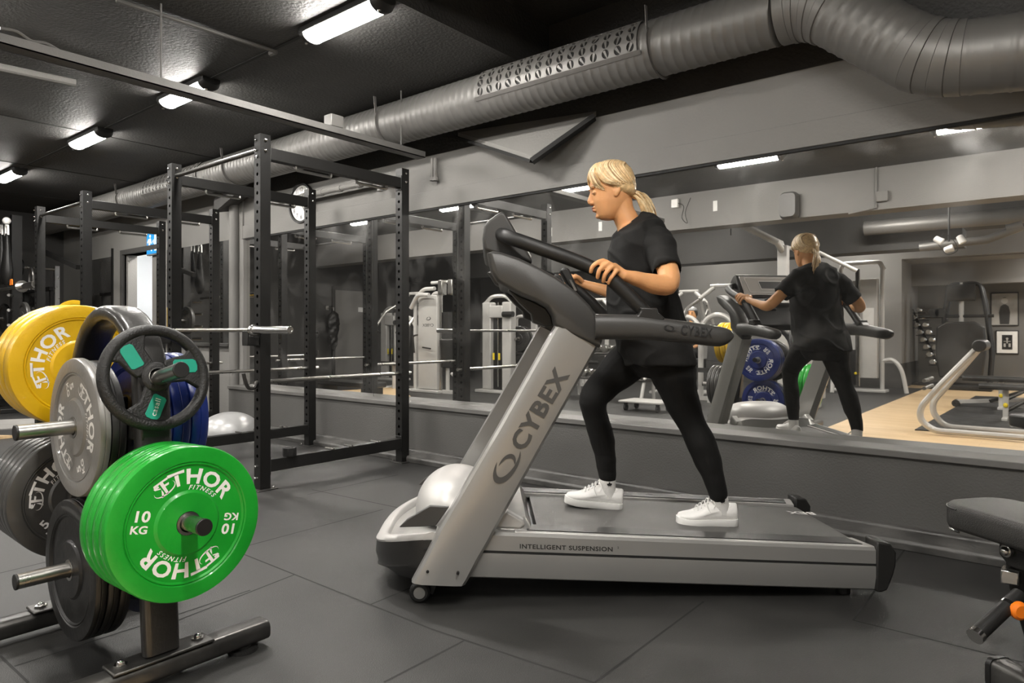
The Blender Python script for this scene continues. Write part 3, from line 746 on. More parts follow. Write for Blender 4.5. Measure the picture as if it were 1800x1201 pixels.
N_d = ['dark grey bumper plate with white lettering, lower left of the tree']+['%s dark grey plate behind the lettered one, towards the left edge of the photo' % q for q in ('first', 'second', 'third', 'fourth', 'outermost')]
for i in range(6):
    plate(N_d[i], 'dgrey', along(A_dg, .055+.043*i, hd_), 0, .041, lettering=(i == 0), kg='5', rot=.80, group='dark grey bumper plates on the tree')
plate('light grey bumper plate with white lettering beside the yellow ones, seen edge on', 'lgrey', along(A_lg, .105, hd_), -PI/2, .034, lettering=True, kg='5', rot=-1.2)
plate('black bumper plate hidden just behind the light grey one', 'blackb', along(A_lg, .062, hd_), -PI/2, .045, R=.215, lettering=True, kg='25', rot=-.5)
for i, lb in enumerate(('rear black plate on the low front arm of the tree', 'middle black plate on the low front arm of the tree', 'front black plate with raised black lettering, low on the tree')):
    plate(lb, 'blackb', along(A_bl, .045+.036*i, hd_), -PI/2, .034, lettering=(i == 2), rot=-1.0, txt='blackb', kg='20', group='black plates on the low front arm')
for i, lb in enumerate(('inner blue plate on the upper arm facing the mirror', 'middle blue plate on the upper arm facing the mirror', 'blue plate with white lettering reflected in the mirror, upper one')):
    plate(lb, 'blue', along(A_b1, .06+.062*i, hd_), PI/2, .060, lettering=(i == 2), kg='20', rot=-.8, group='blue bumper plates on the upper arm')
for i, lb in enumerate(('inner blue plate on the low arm facing the mirror', 'blue plate with white lettering reflected in the mirror, lower one')):
    plate(lb, 'blue', along(A_b2, .06+.062*i, hd_), PI/2, .060, lettering=(i == 1), kg='20', rot=.1, group='blue bumper plates on the low arm')

# three grip plate with teal inserts
M['teal'] = mat('teal_insert', (.012,.30,.20), .45, 0, 12, .08)
cp = along(A_cas, .030, -.006); R_ = .166
t = thing('grip_plate', 'black three grip weight plate with teal inserts on the topmost tree arm', 'weight plate', tuple(cp), 1e-7)
t.rotation_euler = (0, -math.atan(.21), 0)
pf = [(R_-.016+.018*math.cos(a)*1.0, .019*math.sin(a)) for a in [2*PI*i/12 for i in range(12)]]
MB().lathe(pf, 64, close=True).build('rim', 'rubber', t)
MB().lathe([(.026,-.016),(.042,-.016),(.046,-.012),(.046,.012),(.042,.017),(.036,.019),(.026,.019)], 40, close=True).build('hub', 'rubber', t)
MB().lathe([(.0255,-.017),(.028,-.017),(.028,.0195),(.0255,.0195)], 24, close=True).build('bushing', 'steel', t)
for k, a0 in enumerate((math.radians(122), math.radians(4), math.radians(-112))):
    Tk = Matrix.Rotation(a0, 4, 'X')
    # spoke: polygon in (radial, tangential)
    poly = [(.020,-.030),(.045,-.022),(.090,-.024),(.135,-.060),(.146,-.050),(.154,-.02),(.154,.02),(.146,.055),(.132,.085),(.120,.086),(.098,.062),(.06,.056),(.030,.048)]
    Tm = Tk @ Matrix(((0,0,1,0),(1,0,0,0),(0,1,0,0),(0,0,0,1)))
    s_ = MB().prism(poly, .020, Tm, z0=-.010).build('spoke', 'rubber', t, bevel=.005)
    ins = [(.052,.012),(.056,.006),(.120,.000),(.128,.006),(.131,.022),(.128,.038),(.120,.044),(.062,.048),(.056,.042)]
    i_ = MB().prism(ins, .003, Tm, z0=.0095).build('insert', 'teal', s_, bevel=.001)
    if k == 2:
        txt_ = MB(); add_text(txt_, 'casall', lambda u, v: Tk @ Vector((.0132, .092-u, .024-v)), .024, .002, 1.0, 1.1)
        txt_.build('brand_print', 'white', s_, smooth=0)
# plate stand at the far left with a yellow plate, behind the second rack
yp = Vector((-11.0, 3.62, 1.28))
t = thing('plate_stand', 'dark plate stand beyond the second power rack, holding a yellow plate', 'weight stand', (yp.x, yp.y, 0))
part(MB().box(yp.x-.35, yp.x-.28, yp.y-.04, yp.y+.04, 0, 1.5).box(yp.x-.6, yp.x, yp.y-.04, yp.y+.04, 0, .07).box(yp.x-.35, yp.x-.28, yp.y-.35, yp.y+.35, 0, .06), 'frame', 'rack', t, bevel=.004)
part(MB().tube([(yp.x-.3, yp.y, yp.z), (yp.x+.14, yp.y, yp.z)], .024, 12), 'arm', 'steel', t)
plate('small looking yellow plate beyond the second rack, peeking above the big yellow ones', 'yellow', (yp.x, yp.y, yp.z), 0, .06, R=.25)
for i, z in enumerate((1.2, .75)):
    plate(('upper', 'lower')[i]+' black plate on the far plate stand', 'blackb', (yp.x-.08, yp.y-(.0 if i == 0 else 0), z), 0, .05)
part(MB().tube([(yp.x-.3, yp.y, .75), (yp.x+.14, yp.y, .75)], .024, 12), 'arm', 'steel', t)
# balance dome on the floor in the near rack
bc = onF(404, 768); 
t = thing('balance_dome', 'silver half ball balance trainer standing by the wall behind the near rack', 'balance trainer', (bc.x, bc.y, 0))
M['dome'] = mat('silver_rubber', (.42,.42,.42), .32, .2, 3, .05)
Tt = tr(bc.x, bc.y, 0) @ ry(-PI/2)
part(MB().lathe([(.29,.0),(.31,.01),(.315,.035),(.30,.055),(.001,.055)], 48, Tt), 'base', 'dgrey', t)
part(MB().lathe([(.295*math.cos(a), .055+.20*math.sin(a)) for a in [i*PI/2/12 for i in range(12)]]+[(.002,.255)], 48, Tt), 'dome', 'dome', t)
# ------------------------------------------------------------------ treadmill (local x towards its rear, y away from the camera)
TPHI = HEAD+math.radians(2.0)
TO = Vector((-1.569, 2.758, 0)); TXD = Vector((math.cos(TPHI), math.sin(TPHI), 0)); TYD = Vector((-math.sin(TPHI), math.cos(TPHI), 0))
def L3(px, py, yl):
    p = onplane(px, py, TO+TYD*yl, TYD); q = p-TO
    return Vector((q.dot(TXD), yl, p.z))
def L2(px, py, yl): q = L3(px, py, yl); return (q.x, q.z)
tm = thing('treadmill', 'big silver and charcoal treadmill the woman walks on', 'treadmill', tuple(TO), TPHI)
M['silver'] = mat('silver_paint', (.36,.355,.34), .33, .55, 2.5, .04, .05, 400, coat=.2)
M['silverl'] = mat('light_silver', (.43,.42,.405), .42, .25, 3, .04)
M['charc'] = mat('charcoal_plastic', g(.040), .42, .0, 3, .06, .12, 500)
M['charcd'] = mat('dark_charcoal', g(.017), .4, 0, 5, .1, .1, 300)
M['belt'] = mat('running_belt', g(.085), .5, 0, 2.5, .25, .2, 350)
M['foam'] = mat('handle_foam', g(.010), .5, 0, 6, .15, .15, 500)
M['print'] = mat('grey_print', g(.07), .5); M['printd'] = mat('dark_print', g(.02), .5)
M['screen'] = mat('console_glass', g(.6), .25, 0, coat=.4)
yN, yF = -.41, .41
def prism_y(pts, y0, y1):    # pts (x, z) extruded between y0 and y1
    return MB().add([(p[0], y0, p[1]) for p in pts]+[(p[0], y1, p[1]) for p in pts],
        [tuple(range(len(pts))), tuple(range(len(pts), 2*len(pts)))[::-1]]+[(i, (i+1) % len(pts), len(pts)+(i+1) % len(pts), len(pts)+i) for i in range(len(pts))])
def P2(lst, yl=yN): return [L2(a, b, yl) for a, b in lst]
# side rails: upper silver panel with groove, lower panel with crease
def side(yl, s, nm):
    # cross-section rows along x, traced on the near side
    xs = [(820, 936, 966.5, 971.5, 990, 1018), (1540, 965, 991.5, 996, 1015, 1040)]
    rings = []
    for (px, a, b, c, d_, e) in xs:
        q = [L3(px, y, yN) for y in (a, b, c, d_, e)]
        x = q[0].x; za, zb, zc, zd, ze = [p.z for p in q]
        sec = [(yl-s*.05*0, za)]
        off = lambda w_: yl+s*w_
        pts = [(off(.055), za+.003), (off(.012), za+.002), (off(.0), za-.008), (off(.0), zb), (off(.016), zb-.001), (off(.016), zc+.001), (off(.0), zc), (off(.0), zd), (off(.012), ze+.006), (off(.02), ze), (off(.055), ze)]
        rings.append([Vector((x, y, z)) for y, z in pts])
    # extend the front end forward under the upright
    f = [r.copy() for r in rings[0]]
    dx = rings[1][0].x-rings[0][0].x
    for i, p in enumerate(f):
        sl = (rings[1][i].z-rings[0][i].z)/dx; f[i] = Vector((p.x-.12, p.y, p.z-sl*.12))
    return MB().loft([f]+rings).build(nm, 'silver', tm, smooth=25)
for sr_, yy_ in ((side(yN, 1, 'side_rail'), yN+.004), (side(yF, -1, 'side_rail'), yF-.004)):
    g0_, g1_ = L3(700, 964.5, yN), L3(1540, 993.7, yN); MB().bar((g0_.x+.10, yy_, g0_.z-.004), (g1_.x, yy_, g1_.z), .006, .007).build('groove_line', 'dark', sr_)
# rear end caps
for yl, s in ((yN, 1), (yF, -1)):
    prof = P2([(1541,952),(1566,956),(1576,972),(1575,994),(1571,1010),(1560,1038),(1550,1042),(1540,1041)])
    m = prism_y(prof, yl-.003*s, yl+.09*s); m.build('end_cap', 'charcd', tm, bevel=.008)
# underside chassis, deck, belt
zr0 = L2(960, 941, yN); zr1 = L2(1540, 965, yN); slope = (zr1[1]-zr0[1])/(zr1[0]-zr0[0])
ztop = lambda x: zr0[1]+slope*(x-zr0[0])
xa_, xb_ = -.45, zr1[0]-.01
MB().add([(xa_,-.36,ztop(xa_)-.115),(xb_,-.36,ztop(xb_)-.13),(xb_,.36,ztop(xb_)-.13),(xa_,.36,ztop(xa_)-.115),(xa_,-.36,ztop(xa_)-.03),(xb_,-.36,ztop(xb_)-.03),(xb_,.36,ztop(xb_)-.03),(xa_,.36,ztop(xa_)-.03)],
    [(0,3,2,1),(4,5,6,7),(0,1,5,4),(2,3,7,6),(0,4,7,3),(1,2,6,5)]).build('deck', 'black', tm)
BW = .265
bt = [(xa_+.02, ztop(xa_+.02)-.006)]+[(xb_-.02+.03*math.sin(a), ztop(xb_)-.036+.03*math.cos(a)+.001) for a in [i*PI/8 for i in range(9)]]+[(xa_+.02, ztop(xa_)-.066)]
m = MB().loft([[Vector((x, y, z)) for x, z in bt] for y in (-BW, BW)]); belt = m.build('running_belt', 'belt', tm, smooth=50)
bq = onplane(1409, 898, (0,0,.213), (0,0,1))-TO; bqx, bqy = bq.dot(TXD), min(bq.dot(TYD), BW-.035)
bp_ = MB(); add_text(bp_, 'BEX', lambda u, v: Vector((bqx-u, bqy-v, ztop(bqx-u)-.0035)), .062, .03, 1.15, 1.05); bp_.build('belt_print', 'white', tm, smooth=0)
for dx in (-.17, -.11):   # faint scuffs stay with the belt print
    pass
# foot rails on both sides
for s in (-1, 1):
    x0 = L2(905, 930, yN)[0] if s < 0 else L2(905,930,yN)[0]-.02
    x1 = xb_-.015
    pts = [(x0, s*.395), (x1+.035, s*.395), (x1, s*.275), (x0, s*.275)]
    m = MB().add([(x, y, ztop(x)+.004) for x, y in pts]+[(x, y, ztop(x)-.02) for x, y in pts], [(0,1,2,3),(7,6,5,4),(0,1,5,4),(1,2,6,5),(2,3,7,6),(3,0,4,7)])
    fr = m.build('foot_rail', 'silverl', tm, bevel=.003)
    pts = [(x0+.05, s*.372), (x1-.01, s*.372), (x1-.035, s*.288), (x0+.05, s*.288)]
    MB().add([(x, y, ztop(x)+.0045) for x, y in pts]+[(x, y, ztop(x)+.0075) for x, y in pts], [(3,2,1,0),(4,5,6,7),(0,1,5,4),(1,2,6,5),(2,3,7,6),(3,0,4,7)]).build('grip_strip', 'charcd', fr)
    # kick fairing where the upright meets the deck
    q = P2([(876,918),(890,903),(921,921),(924,929),(916,936),(872,934)], yN)
    prism_y(q, s*.34-.025, s*.34+.025).build('fairing', 'silverl', tm, bevel=.008)
# uprights
def upright(y0, y1, yl):
    out = P2([(723,1016),(735,1021),(815,1024),(822,1018),(1050,608),(975,570),(771,925),(764,938),(766,950)])
    # rounded outer face: loft inwards in two steps
    c = Vector((sum(p[0] for p in out)/len(out), 0, sum(p[1] for p in out)/len(out)))
    s = 1 if y1 > y0 else -1
    ax = (Vector((out[5][0], 0, out[5][1]))-Vector((out[6][0], 0, out[6][1]))).normalized(); nx = Vector((ax.z, 0, -ax.x))
    w_ = (Vector((out[4][0],0,out[4][1]))-Vector((out[5][0],0,out[5][1]))).dot(nx)
    bot0, bot1 = Vector((out[6][0]-.055,0,out[6][1]-.12)), Vector((out[2][0],0,out[2][1]))
    rings = []
    top_mid = Vector((out[5][0],0,out[5][1]))
    secs = [(0,.045),(.004,.012),(.014,.0),(.040,-.007),(w_-.10,-.002),(w_-.04,.004),(w_-.012,.010),(w_,.03),(w_-.0,.09),(.02,.09),(.004,.09)]
    def row(p, q):   # p on front edge, q on back edge
        p, q = Vector((p[0],0,p[1])), Vector((q[0],0,q[1])); d = q-p; L_ = d.length; dn = d/L_
        return [Vector((p.x+dn.x*a/w_*L_, y0+s*b, p.z+dn.z*a/w_*L_)) for a, b in secs]
    E = lambda a, b: L2(a, b, yN)
    rows = [row(E(724,1017), E(818,1024)), row(E(728,1009), E(826,1011)), row(E(745,978), E(843,978)), row(E(764,940), E(864,942)), row(E(771,925), E(872,926)),
            row(E(873,751), E(961,766)), row(E(968,582), E(1045,617)), row(E(975,570), E(1050,608))]
    return MB().loft(rows)
upN = upright(yN-.055, 1, yN).build('upright', 'silver', tm, smooth=30)
upF = upright(yF+.055, -1, yF).build('upright', 'silver', tm, smooth=30)
# lettering on the near upright
Ea, Eb = L3(893, 843, yN-.06), L3(1015, 625, yN-.06)   # lower-left / upper-right of the word line
ud = (L3(981,670,yN-.06)-L3(914,782,yN-.06)).normalized(); vd = Vector((ud.z, 0, -ud.x))*-1
cpt = L3(949, 722, yN-.06)
yy = yN-.055+.0035
fn = lambda u, v: Vector((cpt.x+ud.x*u+vd.x*v, yN-.0555-.0035+(.5)*0, cpt.z+ud.z*u+vd.z*v))
pr = MB(); vs_, fs_ = textmesh('CYBEX', .092, .034, 1.0, 1.10)
kx = .350/(max(v.x for v in vs_)-min(v.x for v in vs_)); mx_ = (max(v.x for v in vs_)+min(v.x for v in vs_))/2
pr.add([fn((v.x-mx_)*kx+.005, v.y) for v in vs_], fs_)
c2 = L3(891, 818, yN-.06)-cpt
def swirl(mb, f, s):
    n = 26
    for rx_, ry_, a0, a1, th in ((.85,.42,95,335,.30),(.50,.30,-70,115,.20)):
        o, q = [], []
        for k in range(n+1):
            a = math.radians(a0+(a1-a0)*k/n); t = abs(math.sin(PI*k/n))**.7
            o.append(f(s*rx_*math.cos(a), s*ry_*math.sin(a))); q.append(f(s*(rx_-th*t)*math.cos(a), s*(ry_-th*.6*t)*math.sin(a)))
        mb.add(o+q, [(k, k+1, n+2+k, n+1+k) for k in range(n)])
swirl(pr, lambda u, v: fn(u+c2.dot(ud), v+c2.dot(vd)), .095)
# lay it on the slightly crowned face by projecting along y
dgr = bpy.context.evaluated_depsgraph_get(); dgr.update()
from mathutils.bvhtree import BVHTree
def project(mb, ob, d, lift=.0012, start=.3):
    bv = BVHTree.FromPolygons([v.co.copy() for v in ob.data.vertices], [tuple(p.vertices) for p in ob.data.polygons])
    d = Vector(d)
    for i, p in enumerate(mb.v):
        h = bv.ray_cast(p-d*start, d)
        if h[0] is not None: mb.v[i] = h[0]-d*lift
    return mb
project(pr, upN, (0,1,0), .0028).build('brand_lettering', 'print', upN, smooth=0)
sc2 = MB()
for a, b in ((752,1004),(805,1007)):
    p = L3(a, b, yN-.055); sc2.tube([p+Vector((0,.01,0)), p+Vector((0,-.0105,0))], .006, 8)
sc2.build('screws', 'black', upN)
it = MB(); ic = L3(1001, 963.5, yN); iu = (L3(1088,966,yN)-L3(914,960,yN)); iw = iu.length; iu.normalize()
add_text(it, 'INTELLIGENT SUSPENSION', lambda u, v: Vector((ic.x+iu.x*u-.008, yN-.0012, ic.z+iu.z*u+v)), .0245, .024, 1.14, 1.10)
add_text(it, '2', lambda u, v: Vector((ic.x+iu.x*u+iw*.492, yN-.0012, ic.z+iu.z*(u+iw*.49)+v+.008)), .011, .01, 1.2)
vsx = [p.x for p in it.v]; sc_fit = iw/(max(vsx)-min(vsx)); mid_ = (max(vsx)+min(vsx))/2
for p in it.v: p.x = ic.x+(p.x-mid_)*sc_fit
it.build('side_lettering', 'printd', tm, smooth=0)
# motor cover at the front
def hood(section_of, ny, name, material, y0=-.40, y1=.40, **k):
    rows = []
    for j in range(ny+1):
        y = y0+(y1-y0)*j/ny; rows.append([Vector((a, y, b)) for a, b in section_of(2*(y-y0)/(y1-y0)-1)])
    return MB().loft(rows).build(name, material, tm, **k)
xf0 = L2(668, 950, 0)[0]        # nose tip at the centre line
xu = L2(792, 930, yN)[0]
def hb(t):     # lower dark shell; t in -1..1 across
    c = (1-abs(t)**3.2); xf = xu-.11+(xf0-(xu-.11))*c if abs(t) < 1 else xu-.11
    z1 = zr_+.085*t*t; z0 = .045+.045*t*t
    return [(xf, z1), (xf-.004, z1-.05), (xf+.008, z1-.09), (xf+.004, z1-.10), (xf+.03, z0+.03), (xf+.07, z0), (xu+.06, z0+.02), (xu+.12, z1)]
zr_ = L2(668, 936, 0)[1]
hood(hb, 24, 'front_shell', 'charcd', smooth=35)
zr_ = L2(668, 936, 0)[1]
def hr_(t):    # light rim band
    c = (1-abs(t)**3.2); xf = xu-.11+(xf0-(xu-.11))*c if abs(t) < 1 else xu-.11
    zz = zr_+.085*abs(t)**2
    return [(xf+.002, zz-.002), (xf-.002, zz+.008), (xf+.010, zz+.024), (xf+.040, zz+.032), (xf+.052, zz+.026), (xf+.06, zz+.006), (xu+.25, zz+.006), (xu+.25, zz-.002)]
hood(hr_, 32, 'rim_band', 'silverl', smooth=50)
def hc(t):     # sloping skirt between the rim and the dome
    k_ = max(0.0, 1-abs(t)**3); s_ = k_**.5
    xs = xu-.075+(xf0+.050-(xu-.075))*k_; zz = zr_+.07*(abs(t)**2)
    out = [(xs, zz+.01)]
    for i in range(1, 11):
        a = i/10; out.append((xs+(xu+.30-xs)*a, zz+.012+(.145*s_)*min(1, a*1.35)**.8))
    return out+[(xu+.36, zz), (xs, zz-.01)]
hood(hc, 32, 'motor_cover', 'silver', -.372, .372, smooth=60)
dc = L3(792, 872, .0)
dm = MB(); rr_ = []
for j in range(13):
    a = PI/2*j/12; k = math.cos(a); zz = math.sin(a)
    rr_.append([Vector((dc.x+.02+(.215 if math.cos(t) > 0 else .175)*k**.8*math.cos(t), .33*k**.55*math.sin(t), dc.z-.05+.172*zz)) for t in [2*PI*i/40 for i in range(40)]] if j < 12 else [Vector((dc.x+.02+.01*math.cos(t), .01*math.sin(t), dc.z+.1225)) for t in [2*PI*i/40 for i in range(40)]])
dm.loft(rr_).build('domed_cover', 'silverl', tm, smooth=60)
bdg = L3(786, 846, -.22); 
bl_ = MB(); add_text(bl_, 'CYBEX', lambda u, v: Vector((bdg.x+v*.6, -1, bdg.z+u)), .020, .004)
# dark side pocket
prism_y(P2([(756,888),(790,890),(766,924),(702,926),(716,912)], -.372), -.385, -.366).build('side_pocket', 'charc', tm, bevel=.004)
prism_y([(a, b) for a, b in P2([(756,888),(790,890),(766,924),(702,926),(716,912)], -.372)], .366, .385).build('side_pocket', 'charc', tm, bevel=.004)
# wheels
for yl in (-.37, .37):
    p = L3(738, 1040, -.37); r = .041
    Tw = tr(p.x, yl, r) @ rz_(PI/2)
    w_ = MB().lathe([(.012,-.018),(r-.008,-.018),(r,-.012),(r,.012),(r-.008,.018),(.012,.018)], 28, Tw, close=True).build('wheel', 'rubber', tm)
    MB().lathe([(.004,-.020),(r*.55,-.020),(r*.6,-.016),(r*.6,.016),(r*.55,.020),(.004,.020)], 24, Tw).build('wheel_hub', 'silver', w_)
    prism_y([(p.x-.01, r-.012), (p.x+.05, r-.02), (p.x+.09, r+.08), (p.x-.0, r+.08)], yl+.022, yl+.032).build('wheel_bracket', 'black', tm)
for s in (-1, 1):
    p = L3(1500, 1045, yN); MB().tube([(p.x, s*.33, 0), (p.x, s*.33, .07)], .028, 14).build('rear_foot', 'rubber', tm)
# necks (goosenecks that carry the console)
neck_o = [(856,448),(866,444),(880,446),(911,456),(945,472),(976,489),(1008,512),(1034,538),(1048,562),(1056,588),(1055,600),(1050,611),(1012,594),(973,573),(970,556),(960,541),(940,530),(915,520),(893,508),(874,497),(862,478)]
def neck(y0, s):
    pts = P2(neck_o, yN)
    if s < 0: pts = [(x, z+(.05 if i >= 15 else .025 if i == 14 else 0)) for i, (x, z) in enumerate(pts)]
    out = [Vector((a, 0, b)) for a, b in pts]; c = sum(out, Vector())/len(out); n = len(out)
    def inset(d):
        r = []
        for i in range(n):
            e = (out[(i+1) % n]-out[i-1]).normalized(); nn = Vector((e.z, 0, -e.x))
            r.append(out[i]+nn*d)
        return r
    # orientation of the outline
    ar = sum(out[i].x*out[(i+1) % n].z-out[(i+1) % n].x*out[i].z for i in range(n)); sg = 1 if ar < 0 else -1
    rings = []
    for d, y in ((.014, 0), (.005, .006), (.0, .020), (.0, .075), (.004, .085), (.014, .09)):
        rings.append([Vector((p.x, y0+s*y, p.z)) for p in inset(sg*d)])
    return MB().loft(rings)
nN = neck(yN-.065, 1).build('console_arm', 'charc', tm, smooth=40); nF = neck(yF+.065, -1).build('console_arm', 'charc', tm, smooth=40)
# inner dark web under the neck and cross panel between both necks
web = P2([(893,508),(915,520),(940,530),(960,541),(970,556),(973,573),(960,575),(938,567),(935,552),(915,533)], yN)
for y0, y1 in ((yN+.02, yN+.12), (yF-.12, yF-.02)): prism_y([(a, b+(0 if y0 < 0 else .03)) for a, b in web], y0, y1).build('arm_web', 'black', tm, bevel=.006)
cw = P2([(880,470),(960,500),(1020,560),(1015,580),(960,530),(885,490)], yN)
prism_y(cw, yN+.02, yF-.02).build('cross_panel', 'charcd', tm, bevel=.008)
# console housing and display facing the walker
con = P2([(852,440),(848,420),(850,398),(860,386),(882,371),(889,376),(914,419),(935,456),(936,464),(900,456),(866,445)], -.32)
prism_y(con, -.33, .33).build('console_housing', 'charc', tm, bevel=.012, seg=3)
a_, b_ = Vector((con[5][0]+.001, 0, con[5][1]-.004)), Vector((con[7][0]+.001, 0, con[7][1]+.006))
dd = (b_-a_); nn = Vector((-dd.z, 0, dd.x)).normalized()
if nn.x < 0: nn = -nn
def onc(u, y, l): return Vector((a_.x+dd.x*u+nn.x*l, y, a_.z+dd.z*u+nn.z*l))
pl = MB().add([onc(u, y, l) for l in (-.003, .004) for u, y in ((.03,-.30),(.03,.30),(.97,.30),(.97,-.30))], [(0,1,2,3),(7,6,5,4),(0,4,5,1),(1,5,6,2),(2,6,7,3),(3,7,4,0)]).build('display_panel', 'screen', tm, bevel=.006)
ln_ = MB()
for u0, u1, ya, yb in ((.12,.84,-.26,.26),(.28,.70,-.14,.14)):
    q = [(u0,ya),(u0,yb),(u1,yb*.93),(u1,ya*.93)]
    for i in range(4): ln_.bar(onc(*q[i],.0045), onc(*q[(i+1) % 4],.0045),   .006, .003, up=tuple(nn))
ln_.build('outline_print', 'white', pl)
MB().add([onc(u, y, .0052) for u, y in ((.3,-.14),(.3,.14),(.64,.13),(.64,-.13))], [(0,1,2,3)]).build('display_screen', 'charc', pl, smooth=0)
# handrails
for s in (-1, 1):
    yh = s*.46
    tp = [(1044,552),(1122,553),(1155,558),(1220,567),(1270,575),(1283,580),(1288,586),(1289,590)]; bt_ = [(1044,597),(1100,597),(1159,599),(1215,605),(1262,610),(1276,606),(1286,597),(1289,591)]
    ip = lambda T, x: next((p[1]+(q[1]-p[1])*(x-p[0])/(q[0]-p[0]) for p, q in zip(T, T[1:]) if p[0] <= x <= q[0]), T[-1][1])
    rings = []
    for x in (1044,1070,1100,1125,1150,1180,1210,1235,1255,1264,1272,1279,1284,1287,1288.6):
        a_z, b_z = L3(x, ip(tp, x), -.46), L3(x, ip(bt_, x), -.46); hz = (a_z.z-b_z.z)/2; cz_ = (a_z.z+b_z.z)/2; wy = .043*min(1, (hz/.040)**.6)
        rings.append([Vector((a_z.x, yh+wy*math.copysign(abs(math.cos(t))**.75, math.cos(t)), cz_+hz*math.copysign(abs(math.sin(t))**.75, math.sin(t)))) for t in [2*PI*i/28 for i in range(28)]])
    hr2 = MB().loft(rings).build('handrail', 'charc', tm, smooth=60)
    # saddle where the upper bar lands
    sd = P2([(1118,556),(1124,547),(1122,541),(1152,542),(1154,550),(1166,560),(1160,566),(1112,560)], -.46)
    prism_y(sd, yh-.032, yh+.032).build('bar_saddle', 'charcd', hr2, bevel=.010, seg=3)
    if s < 0:
        tx = MB(); hc_ = L3(1222, 583.5, -.50); hu = (L3(1255,588,-.5)-L3(1190,580,-.5)).normalized(); hv = Vector((-hu.z,0,hu.x))
        vs_, fs_ = textmesh('CYBEX', .052, .022, 1.0, 1.06); kx = .125/(max(v.x for v in vs_)-min(v.x for v in vs_)); mx_ = (max(v.x for v in vs_)+min(v.x for v in vs_))/2
        tx.add([hc_+hu*((v.x-mx_)*kx+.005)+hv*v.y for v in vs_], fs_)
        cs = L3(1178, 577, -.5)-hc_; swirl(tx, lambda u, v: hc_+hu*(u+cs.dot(hu))+hv*(v+cs.dot(hv)), .030)
        project(tx, hr2, (0,1,0), .003).build('brand_lettering', 'dark', hr2, smooth=0)
    yu = s*.44
    path_ = [L3(880, 409, yN+.06), L3(902, 419, yN-.01), L3(960, 440, yN-.03), L3(1020, 462, yN-.03), L3(1062, 482, yN-.03), L3(1092, 507, yN-.03), L3(1118, 533, yN-.03), L3(1140, 556, yN-.03)]
    path_ = [Vector((p.x, yu*(.70, .93, 1, 1, 1, 1, 1, 1)[i], p.z)) for i, p in enumerate(path_)]
    rr = .0285 if s < 0 else .026
    MB().tube(smooth_path(path_, 5), rr, 20).build('upper_bar', 'foam', tm, smooth=60)
# little handlebar sensor bar in the middle (curved bar reaching up between the arms)
hb_ = [L3(1010, 560, 0), L3(1005, 512, -.0), L3(990, 482, -.0)]
kb = P2([(983,477),(990,471),(998,473),(1006,490),(1015,512),(1008,516),(996,500)], -.16)
mb_ = prism_y(kb, -.20, -.13).build('speed_lever', 'charcd', tm, bevel=.008, seg=3)
q = P2([(1000,492),(1004,492),(1014,511),(1010,512)], -.2); prism_y(q, -.206, -.198).build('sensor_strip', 'chrome', mb_)
kb = [(a, b) for a, b in kb]; prism_y(kb, .13, .20).build('speed_lever', 'charcd', tm, bevel=.008, seg=3)
# ------------------------------------------------------------------ the woman
def skin_mat(name, c1, c2):
    m = mat(name, c1, .48, 0, 14, .08, .12, 260, spec=.4); b = m.node_tree.nodes['Principled BSDF']
    b.inputs['Subsurface Weight'].default_value = .12; b.inputs['Subsurface Radius'].default_value = (.02,.008,.004); b.inputs['Subsurface Scale'].default_value = .4
    return m
M['skin'] = skin_mat('skin', (.66,.33,.145), None)
M['lip'] = mat('lips', (.50,.16,.12), .4)
M['hair'] = mat('blonde_hair', (.68,.47,.24), .36, 0, 60, .25, spec=.6)
M['hairl'] = mat('blonde_hair_light', (.86,.68,.42), .36, 0, 60, .2, spec=.6)
M['haird'] = mat('blonde_hair_root', (.38,.235,.11), .42, 0, 60, .3)
M['shirt'] = mat('black_cotton', g(.0105), .85, 0, 14, .2, .3, 500, spec=.3)
M['leg'] = mat('black_leggings', g(.0045), .75, 0, 10, .2, .1, 400, spec=.3)
M['shoe'] = mat('white_leather', (.80,.79,.77), .4, 0, 10, .04, .1, 120)
M['sole'] = mat('white_sole', (.74,.73,.71), .5, 0, 10, .05)
M['sock'] = mat('white_sock', (.72,.71,.69), .85, 0, 30, .06, .4, 300)
M['lash'] = mat('dark_lash', (.06,.035,.02), .6)
def erings(secs, lat=None, n=28, Z0=3.12, e=1.0):
    """secs: (front px, py, back px, py, half width[, Z])"""
    lat = lat or FW; out = []
    for s in secs:
        Z = s[5] if len(s) > 5 else Z0
        a, b = atZ(s[0], s[1], Z), atZ(s[2], s[3], Z); c = (a+b)/2; u = (a-b)/2
        r = []
        for i in range(n):
            t = 2*PI*i/n; ct, st = math.cos(t), math.sin(t)
            r.append(c+u*(abs(ct)**e*(1 if ct > 0 else -1))+lat*(s[4]*abs(st)**e*(1 if st > 0 else -1)))
        out.append(r)
    return out
def limb(mb, pts, n=20, flat=None):
    """pts: (px, py, Z, r)"""
    P = [p[0] if isinstance(p[0], Vector) else atZ(p[0], p[1], p[2]) for p in pts]; R = [p[3] for p in pts]
    # densify
    Q = []; RR = []
    for i in range(len(P)-1):
        for k in range(4): Q.append(P[i].lerp(P[i+1], k/4)); t = k/4; t = t*t*(3-2*t); RR.append(R[i]*(1-t)+R[i+1]*t)
    Q.append(P[-1]); RR.append(R[-1])
    for it in range(2): Q = [Q[0]]+[(Q[i-1]+Q[i]*2+Q[i+1])/4 for i in range(1, len(Q)-1)]+[Q[-1]]
    mb.tube(Q, RR, n); mb.ell(Q[0], RR[0], RR[0], RR[0], 16); mb.ell(Q[-1], RR[-1], RR[-1], RR[-1], 16)
